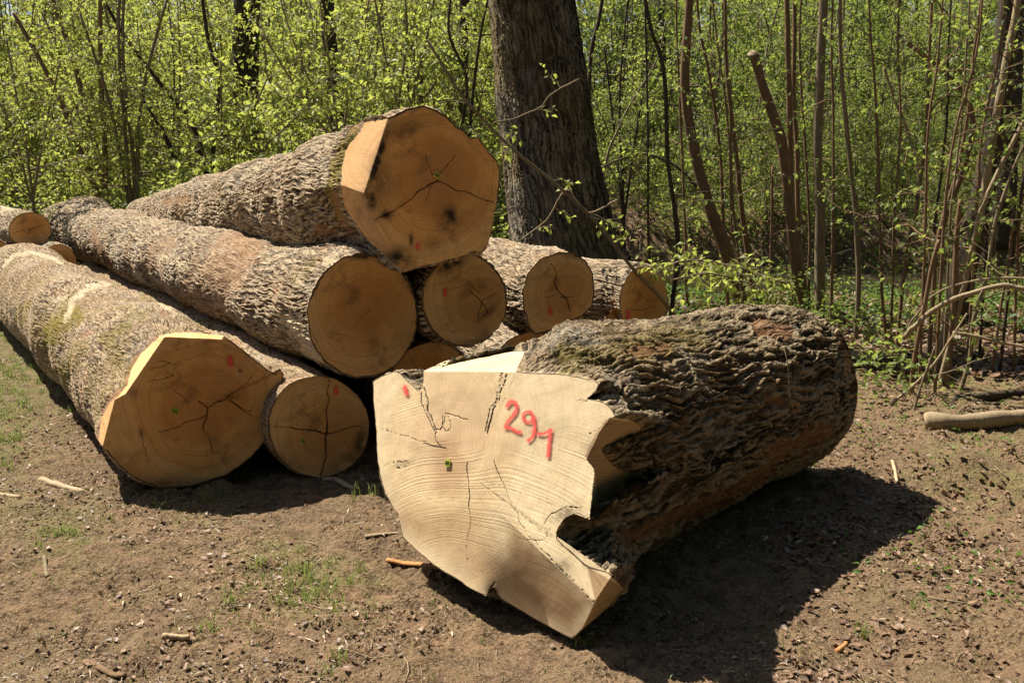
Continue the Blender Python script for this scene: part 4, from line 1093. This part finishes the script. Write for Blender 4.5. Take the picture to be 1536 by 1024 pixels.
U_LAB, U_GRP = "many-stemmed understorey bush, one of the light green screen behind the hazels", "understorey bushes of the wood"
D_LAB, D_GRP = "slender tree deep in the wood under thin spring leaves", "slender trees deep in the wood"
ups = [proto("understorey_bush", 4.4, 5, 13, 1.5, 0.085, 2, 'leaf_mid', 'stem_grey', U_LAB, U_GRP, 0.035) for _ in range(3)]
dps = [proto("forest_tree", 10.0, 1, 60, 2.4, 0.13, 3, 'leaf_far', 'stem_dark', D_LAB, D_GRP, 0.14) for _ in range(3)]

placed = []
used = set()
def place(protos, n, xr, yr, smin, smax, gap, avoid=None, mats=None):
    k = 0; tries = 0
    while k < n and tries < 5000:
        tries += 1
        y = random.uniform(*yr); x = random.uniform(xr[0], xr[1]) * y
        if avoid and avoid(x, y): continue
        if any((x - a) ** 2 + (y - b) ** 2 < gap * gap for a, b in placed): continue
        placed.append((x, y))
        loc = (x, y, float(gh(x, y)) - 0.05)
        p = protos[k % len(protos)]
        s_ = random.uniform(smin, smax)
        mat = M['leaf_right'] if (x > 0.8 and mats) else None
        if p.name not in used and mat is None:
            used.add(p.name); p.location = loc; p.scale = (s_,) * 3
        else:
            copy_tree(p, loc, random.uniform(0, 6.28), s_, mat)
        k += 1
place(ups, 40, (-0.60, 0.06), (15.0, 24), 0.8, 1.2, 1.0)
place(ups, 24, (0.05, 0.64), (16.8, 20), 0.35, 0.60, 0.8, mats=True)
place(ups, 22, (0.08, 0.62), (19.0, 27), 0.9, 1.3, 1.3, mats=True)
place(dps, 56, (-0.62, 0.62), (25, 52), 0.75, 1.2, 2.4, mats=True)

# unseen rest of the wood, added round the clearing to darken the shadows
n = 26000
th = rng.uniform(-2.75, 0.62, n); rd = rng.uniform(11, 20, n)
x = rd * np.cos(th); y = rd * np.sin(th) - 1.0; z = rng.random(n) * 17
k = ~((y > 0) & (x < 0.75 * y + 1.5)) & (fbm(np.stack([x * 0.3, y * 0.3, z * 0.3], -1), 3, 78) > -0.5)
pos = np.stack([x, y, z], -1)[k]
sw_ = leaves_mesh("unseen_woods", pos, rng.normal(size=(len(pos), 3)), rng.uniform(0.4, 0.9, len(pos)), M['leaf_dark'], None, full=False)
tag(sw_, "unseen dark green wood beside and behind the viewer, added to darken shadows", "woods", kind="stuff")

# the far wood reads as one green mass
n = 70000
y = rng.uniform(52, 70, n); x = rng.uniform(-0.72, 0.72, n) * y
z = rng.random(n) ** 0.8 * 16
den = fbm(np.stack([x * 0.25, y * 0.25, z * 0.3], -1), 3, 77)
k = den > -0.35
pos = np.stack([x, y, z], -1)[k]
fw = leaves_mesh("far_woods", pos, rng.normal(size=(len(pos), 3)) + [0, 0, -.4], rng.uniform(0.25, 0.6, len(pos)), M['leaf_far'], None, full=False)
tag(fw, "distant mass of light green spring wood closing the view", "woods", kind="stuff")

# undergrowth behind the pile on the left, herbs at the right
def bed(name, label, cat, n, region, hfun, leaf, mat, size_var=(0.6, 1.3), droop=-0.1, dens=None):
    x = rng.uniform(region[0], region[1], n); y = rng.uniform(region[2], region[3], n)
    if dens is not None:
        k = dens(x, y) > rng.random(n); x, y = x[k], y[k]
    h = hfun(x, y) * rng.random(len(x)) ** 0.7
    z = gh(x, y) + gfine(x, y) * (y < 12) + h
    pos = np.stack([x, y, z], -1)
    d = rng.normal(size=(len(x), 3)) * [1, 1, 0.35] + [0, 0, droop]
    o = leaves_mesh(name, pos, d, leaf * rng.uniform(*size_var, len(x)), mat, None)
    return tag(o, label, cat, kind="stuff")
bed("undergrowth", "dark green brambles and low bushes along the wood's edge behind the pile", "undergrowth", 60000, (-12, 0.5, 12.0, 17.5),
    lambda x, y: 0.15 + 0.75 * np.clip(0.55 + 0.6 * fbm(np.stack([x * 0.8, y * 0.8, 0 * x], -1), 3, 33), 0, 1.3), 0.075, M['leaf_dark'])
bed("sprouts", "bright leafy shoots over the dark brambles behind the pile", "undergrowth", 22000, (-11, 0.3, 12.0, 17.0),
    lambda x, y: 0.4 + 1.1 * np.clip(0.4 + 0.8 * fbm(np.stack([x * 0.6, y * 0.6, 0 * x + 4], -1), 3, 34), 0, 1.2), 0.065, M['leaf_mid'])
bed("ground_cover", "low green herbs carpeting the near side of the ditch between the saplings", "ground cover", 26000, (0.6, 7.5, 6.4, 12.6),
    lambda x, y: 0.05 + 0.14 * np.clip(fbm(np.stack([x * 1.5, y * 1.5, 0 * x], -1), 2, 35) + 0.3, 0, 1), 0.05, M['herb'],
    dens=lambda x, y: sstep(-0.15, 0.45, fbm(np.stack([x * 0.9, y * 0.9, 0 * x], -1), 3, 36) + 0.14 * (y - 8.6)))
bed("leafy_seedlings", "low bright green seedlings at the foot of the right-hand clump of stems", "ground cover", 9000, (2.2, 6.5, 5.6, 10.5),
    lambda x, y: 0.08 + 0.38 * np.clip(fbm(np.stack([x * 1.1, y * 1.1, 0 * x], -1), 3, 45) + 0.25, 0, 1), 0.055, M['leaf_right'],
    dens=lambda x, y: sstep(0.0, 0.4, fbm(np.stack([x * 1.1, y * 1.1, 0 * x], -1), 3, 45)))
bed("weeds", "scattered small green weeds over the leaf litter at the right of the clearing", "weeds", 2600, (1.2, 4.6, 3.0, 7.2),
    lambda x, y: 0.03 + 0 * x, 0.03, M['herb'], dens=lambda x, y: sstep(0.05, 0.45, fbm(np.stack([x * 2.6, y * 2.6, 0 * x], -1), 3, 38) + 0.12 * (x - 2.2)))
bed("bank_weeds", "patchy greenery on the far bank of the ditch under the trees", "ground cover", 52000, (-1, 16, 16.5, 30),
    lambda x, y: 0.04 + 0.5 * np.clip(fbm(np.stack([x * 0.5, y * 0.5, 0 * x], -1), 3, 39), 0, 1), 0.09, M['leaf_right'],
    dens=lambda x, y: sstep(-0.1, 0.5, fbm(np.stack([x * 0.5, y * 0.5, 0 * x], -1), 3, 40)))

# dead brushwood on the far bank
bw = Bag()
for _ in range(900):
    y0 = random.uniform(14.5, 24); x0 = random.uniform(0.02, 0.62) * y0
    L = random.uniform(0.3, 1.3); a_ = random.uniform(0, 6.28); z0 = float(gh(x0, y0)) + 0.03
    d = np.array([math.cos(a_), math.sin(a_), random.uniform(-0.1, 0.5)])
    q = np.array([[x0, y0, z0], np.array([x0, y0, z0]) + d * L * 0.5 + [0, 0, .04], np.array([x0, y0, z0]) + d * L])
    q[1:, 2] = np.maximum(q[1:, 2], gh(q[1:, 0], q[1:, 1]) + 0.02)
    bw.tube(q, [0.010, 0.007, 0.003], 4, cap=False)
tag(bw.build("brushwood", M['stem_grey']), "tangle of dead twigs on the far bank of the ditch", "brushwood", kind="stuff")

# ------------------------------------------------------------------ litter and grass
def curled(name, pos, size, mat):
    n = len(pos); k = 9
    a_ = np.linspace(0, 2 * math.pi, k, endpoint=False)[None] + rng.uniform(0, 6.28, (n, 1))
    asp = rng.uniform(0.45, 0.9, (n, 1)); az = rng.uniform(0, 6.28, (n, 1))
    rr = rng.uniform(0.72, 1.15, (n, k)) * (0.5 * size)[:, None]
    lx, ly = rr * np.cos(a_), rr * np.sin(a_) * asp
    cu = rng.normal(size=(n, 1)) * 0.5; tl = rng.normal(size=(n, 2)) * 0.22
    lz = np.abs(cu) * (ly ** 2) / size[:, None] * 3.2 + tl[:, :1] * lx + tl[:, 1:] * ly + rng.normal(size=(n, k)) * 0.05 * size[:, None]
    c, s_ = np.cos(az), np.sin(az)
    ring = np.stack([lx * c - ly * s_, lx * s_ + ly * c, lz + 0.12 * size[:, None]], -1) + pos[:, None]
    V = np.concatenate([ring, pos[:, None] + [0, 0, 0.002]], 1).reshape(-1, 3)
    j = np.arange(k); f = np.stack([j, (j + 1) % k, np.full(k, k)], -1)
    Fx = (f[None] + (np.arange(n) * (k + 1))[:, None, None]).reshape(-1, 3)
    return mesh_np(name, V, Fx, mat, None, attrs={"rnd": np.repeat(rng.random(n), k + 1)}, smooth=True)

def flat_litter(name, label, cat, n, xf, size, mat, lift=0.004, tilt=0.35, width=0.5, fold=0.3, full=True):
    x, y = xf(n)
    z = gh(x, y) + gfine(x, y) + lift
    pos = np.stack([x, y, z], -1)
    a_ = rng.uniform(0, 6.28, len(x)); d = np.stack([np.cos(a_), np.sin(a_), rng.normal(size=len(x)) * tilt], -1)
    sz_ = size(len(x)) * (0.75 if name == 'dead_leaves' else 1)
    o = curled(name, pos, sz_, mat) if width > 0.6 else leaves_mesh(name, pos, d, sz_, mat, None, fold=fold, width=width, full=full)
    return tag(o, label, cat, kind="stuff")
def near_xy(n):
    y = 2.5 + (rng.random(n) ** 1.3) * 5.5; x = rng.uniform(-0.62, 0.62, n) * (y + 0.3)
    k = fbm(np.stack([x * 2.2, y * 2.2, 0 * x], -1), 3, 50) * 1.3 + 0.45 > rng.random(n)
    return x[k], y[k]
def right_xy(n):
    y = rng.uniform(2.6, 8.5, n); x = rng.uniform(0.25, 0.62, n) * (y + 0.5)
    k = fbm(np.stack([x * 2.2, y * 2.2, 0 * x], -1), 3, 51) * 0.7 + 0.55 > rng.random(n)
    return x[k], y[k]
def wood_xy(n):
    y = rng.uniform(7, 30, n); x = rng.uniform(0.0, 0.65, n) * y
    return x, y
flat_litter("wood_chips", "pale chips and slivers of wood strewn over the trodden earth", "wood chips", 9500, near_xy, lambda n: 0.008 + 0.032 * rng.random(n) ** 2.5, M['chip'], width=0.32, fold=0.5, tilt=0.25)
flat_litter("straw", "thin pale fibres and stalks lying over the trodden earth", "straw", 9000, near_xy, lambda n: 0.015 + 0.05 * rng.random(n) ** 2, M['chip'], width=0.07, fold=0.2, tilt=0.2)
flat_litter("bark_crumbs", "brown crumbs of bark and soil on the trodden earth", "debris", 36000, near_xy, lambda n: 0.005 + 0.022 * rng.random(n) ** 3, M['dead_leaf'], width=0.7, fold=0.8, tilt=0.6)
flat_litter("dead_leaves", "brown curled leaf litter on the earth right of the big log", "leaf litter", 16000, right_xy, lambda n: 0.012 + 0.038 * rng.random(n) ** 2, M['dead_leaf'], width=0.75, fold=0.8, tilt=0.5)
flat_litter("leaf_litter", "brown fallen leaves covering the wood floor around the ditch", "leaf litter", 30000, wood_xy, lambda n: rng.uniform(0.04, 0.09, n), M['dead_leaf'], width=0.75, fold=0.7, tilt=0.5, lift=0.02, full=False)

# small crumbs with body
n = 26000
x, y = near_xy(n); n = len(x)
z = gh(x, y) + gfine(x, y)
sz = 0.002 + 0.007 * rng.random(n) ** 3
octv = np.array([[1,0,0],[0,1,0],[-1,0,0],[0,-1,0],[0,0,1],[0,0,-1]], float)
V = np.stack([x, y, z], -1)[:, None] + octv[None] * sz[:, None, None] * rng.uniform(0.5, 1.3, (n, 6, 1))
fo = np.array([[0,1,4],[1,2,4],[2,3,4],[3,0,4],[1,0,5],[2,1,5],[3,2,5],[0,3,5]])
Fo = (fo[None] + (np.arange(n) * 6)[:, None, None]).reshape(-1, 3)
cm = NT("soil_crumb"); cc = cm.mix(cm.attr("rnd"), (0.10, 0.065, 0.04), (0.30, 0.235, 0.17)); cm.done(cc, 0.95, 0.1)
tag(mesh_np("soil_crumbs", V.reshape(-1, 3), Fo, cm.m, attrs={"rnd": np.repeat(rng.random(n), 6)}, smooth=False),
    "loose crumbs of soil and small stones on the trodden earth", "debris", kind="stuff")

# grass blades in tufts
def grass():
    tufts = []
    def add(px, py, spread, nt, nb, h):
        c = G(px, py)
        for _ in range(nt):
            tufts.append((c[0] + random.gauss(0, spread), c[1] + random.gauss(0, spread), nb, h))
    add(470, 880, 0.09, 16, 12, 0.055); add(415, 845, 0.07, 9, 9, 0.05); add(365, 882, .03, 3, 7, 0.045); add(312, 748, 0.03, 3, 6, 0.09); add(240, 765, .05, 4, 5, .05)
    add(550, 745, 0.03, 3, 5, 0.09); add(100, 800, 0.12, 8, 7, 0.04); add(125, 805, 0.06, 6, 8, 0.04); add(290, 945, 0.05, 5, 6, 0.04); add(495, 1000, .03, 3, 8, .05)
    add(885, 965, .012, 2, 7, .055); add(1295, 945, .02, 3, 7, .045); add(1110, 845, .1, 6, 5, .04); add(1365, 905, .03, 4, 5, .04); add(430, 915, .12, 8, 5, .04); add(580, 900, .15, 10, 4, .03); add(560,690,.04,3,5,.08)
    for _ in range(420):
        y = random.uniform(4.8, 10.5); x = -0.52 * y + random.gauss(0, 0.22) * (1 + .1 * y) - 0.25
        if x > -0.40 * y - 0.6 and y < 6: continue
        tufts.append((x, y, 9, 0.06))
    for _ in range(420):
        y = 2.6 + 5 * random.random() ** 1.4; x = random.uniform(-.6, .6) * y
        tufts.append((x, y, 3, 0.025))
    Vs, Fs, rv, k = [], [], [], 0
    for tx, ty, nb, h in tufts:
        zb = float(gh(tx, ty) + gfine(np.array([tx]), np.array([ty]))[0]) - 0.005
        for _ in range(int(nb * 1.8)):
            a_ = random.uniform(0, 6.28); L = h * random.uniform(0.5, 1.3); w = 0.0012 + 0.0010 * random.random(); lean = random.uniform(0.1, 0.9)
            b0 = np.array([tx + random.gauss(0, .018), ty + random.gauss(0, .018), zb]); d = np.array([math.cos(a_), math.sin(a_), 0]); s_ = np.array([-d[1], d[0], 0])
            p1 = b0 + d * L * 0.25 * lean + [0, 0, L * 0.6]; p2 = b0 + d * L * 0.8 * lean + [0, 0, L * (1 - 0.35 * lean)]
            Vs += [b0 - s_ * w, b0 + s_ * w, p1 - s_ * w * .8, p1 + s_ * w * .8, p2]
            Fs.append(((k, k + 1, k + 3, k + 2), (k + 2, k + 3, k + 4))); rv += [random.random()] * 5; k += 5
    Q = np.array([f[0] for f in Fs]); T = np.array([f[1] for f in Fs])
    tag(mesh_np("grass", np.array(Vs), [Q, T], M['grass'], attrs={"rnd": np.array(rv)}, smooth=False), "thin tufts of fresh grass growing from the trodden earth", "grass", kind="stuff")
grass()

# ------------------------------------------------------------------ loose sticks and pieces of bark
def stick(name, label, cat, px, w, mat, lift=0.12, sides=10, flat=1.0, knob=0.07, ends=True):
    pts = []
    for x_, y_ in px:
        g = G(x_, y_)
        g[2] = float(gh(g[0], g[1]) + gfine(np.array([g[0]]), np.array([g[1]]))[0])
        pts.append(g)
    pts = np.array(pts); s = np.linalg.norm(pts[0] - ORG) / F * 0.5 * w
    pts[:, 2] = pts[:, 2].max() * 0.5 + pts[:, 2] * 0.5 + s * lift * flat
    n = 22; sp = spline(pts, n)
    sp += 0.14 * s * np.stack([fbm(np.c_[np.linspace(0, 7, n), np.full(n, px[0][0] * 0.37), np.full(n, k + 0.5)], 3, 3) for k in range(3)], -1)
    prof = np.linspace(1.0, 0.78, n); prof[0] *= 0.8; prof[-1] *= 0.55
    r = s * prof * (1 + knob * fbm(np.c_[np.linspace(0, 8, n), np.full(n, px[0][1] * 0.1), np.zeros(n)], 3, 7) * 2)
    b = Bag(); b.tube(sp, r, sides)
    V = np.vstack(b.V)
    if flat != 1.0: 
        zc = np.interp(V[:, 0], *(lambda o: (sp[o, 0], sp[o, 2]))(np.argsort(sp[:, 0]))); V[:, 2] = zc + (V[:, 2] - zc) * flat
    b.V = [V]
    o = b.build(name, M[mat], None, origin=pts[0])
    return tag(o, label, cat)
stick("stick", "short peeled stick lying on the earth before the leftmost log", "stick", [(62,727),(92,737),(126,747)], 10, 'dry_stick')
stick("stick", "peeled stick cut off by the left photo edge", "stick", [(-60,735),(-10,748),(31,754)], 8, 'dry_stick')
stick("stick", "stubby pale stick lying alone in the grassy foreground", "stick", [(243,962),(265,961),(285,960)], 9, 'dry_stick')
stick("bark_piece", "dark curved piece of bark lying in the lower left corner", "bark piece", [(130,993),(150,1003),(172,1012),(188,1013)], 11, 'stem_brown', flat=0.6)
stick("stick", "thin mossy twig lying upright to the view in the left foreground", "stick", [(66,832),(68,848),(70,862)], 6, 'stem_grey')
stick("stick", "grey split stick touching the big log's lower left edge", "stick", [(548,808),(575,806),(606,803)], 7, 'stem_pale', flat=0.6)
stick("wood_splinter", "flat orange splinter under the big log's lower left edge", "splinter", [(580,839),(610,842),(635,848),(660,852)], 11, 'orange_wood', flat=0.45)
stick("wood_splinter", "flat wedge-shaped chip below the cross-cracked log", "splinter", [(484,718),(505,720),(520,728),(534,733)], 12, 'dry_stick', flat=0.4)
stick("fallen_branch", "thick barkless branch lying at the right edge beside the big log's shadow", "branch", [(1385,650),(1420,653),(1455,651),(1500,646),(1560,640),(1640,632)], 25, 'stem_pale', sides=20, lift=0.6, knob=0.06)
stick("fallen_branch", "dark rotten branch lying behind the thick barkless one", "branch", [(1430,602),(1470,596),(1520,590),(1580,588)], 13, 'stem_dark')
stick("fallen_branch", "thin dark branch under the clump of stems", "branch", [(1330,628),(1380,612),(1440,618),(1500,606)], 5, 'stem_dark')
stick("stick", "thin grey stick half in the big log's shadow at the bottom", "stick", [(1145,1004),(1180,1000),(1214,995)], 4, 'stem_grey')
stick("stick", "short reddish stick at the shadow's lit edge", "stick", [(1256,972),(1263,965),(1270,957)], 8, 'orange_wood')
stick("stick", "thin pale stick standing out on the litter right of the shadow", "stick", [(1380,890),(1405,897),(1450,902)], 3, 'stem_pale')
stick("stick", "small upright-looking splinter at the shadow's right edge", "stick", [(1338,700),(1341,715),(1345,730)], 5, 'dry_stick')

# thin dead twigs strewn over the earth, too many to tell apart
lt = Bag()
for _ in range(420):
    y0 = random.uniform(2.5, 7.0); x0 = random.uniform(-0.6, 0.6) * (y0 + .3); L = random.uniform(0.03, 0.16); a_ = random.uniform(0, 6.28)
    q = np.array([[x0 + L * t_ * math.cos(a_ + 0.5 * t_), y0 + L * t_ * math.sin(a_ + 0.5 * t_), 0] for t_ in (0, 0.35, 0.7, 1.0)])
    q[:, 2] = gh(q[:, 0], q[:, 1]) + gfine(q[:, 0], q[:, 1]) + 0.004
    q += rng.normal(size=q.shape) * 0.002
    lt.tube(q, np.array([1, .9, .8, .5]) * random.uniform(0.0010, 0.0026), 4)
tag(lt.build("dead_twigs", M['stem_pale']), "thin dead twigs strewn over the trodden earth", "twigs", kind="stuff")

# torn bark hanging between the two rightmost ends of the pile
def torn_bark():
    n, m = 26, 18
    a_ = np.linspace(0, 1, n); b_ = np.linspace(0, 1, m); A, B = np.meshgrid(a_, b_)
    px = 893 + 44 * A + 5 * np.sin(B * 9); py = 452 + 42 * B + 6 * np.sin(A * 7)
    V0 = P(px, py, 7.2).reshape(-1, 3)
    V0[:, 1] += (0.10 * np.sin(A * 8 + 2 * B) + 0.05 * fbm(np.stack([A * 5, B * 5, 0 * A], -1), 3, 5)).ravel()
    V1 = V0 + [0, 0.025, 0]
    jy, ix = np.meshgrid(np.arange(m - 1), np.arange(n - 1), indexing='ij'); q = (jy * n + ix).ravel()
    rag = fbm(np.stack([A * 4, B * 4, 0 * A + 3], -1), 3, 8) + 0.9 - 1.6 * np.hypot(A - .5, B - .5)
    q = q[rag.ravel()[q] > 0.1]
    f1 = np.stack([q, q + n, q + n + 1, q + 1], -1); f2 = f1[:, ::-1] + n * m
    tag(mesh_np("torn_bark", np.vstack([V0, V1]), np.vstack([f1, f2]), M['orange_wood']), "ragged orange flap of torn bark between the two rightmost log ends", "bark piece")
torn_bark()
stick_tw = Bag(); stick_tw.tube(P(np.array([1176, 1182, 1184, 1192]), np.array([520, 545, 590, 622]), 3.98), 0.0022, 5)
tag(stick_tw.build("twig", M['stem_pale']), "thin white twig caught on the big log's furrowed bark", "twig")
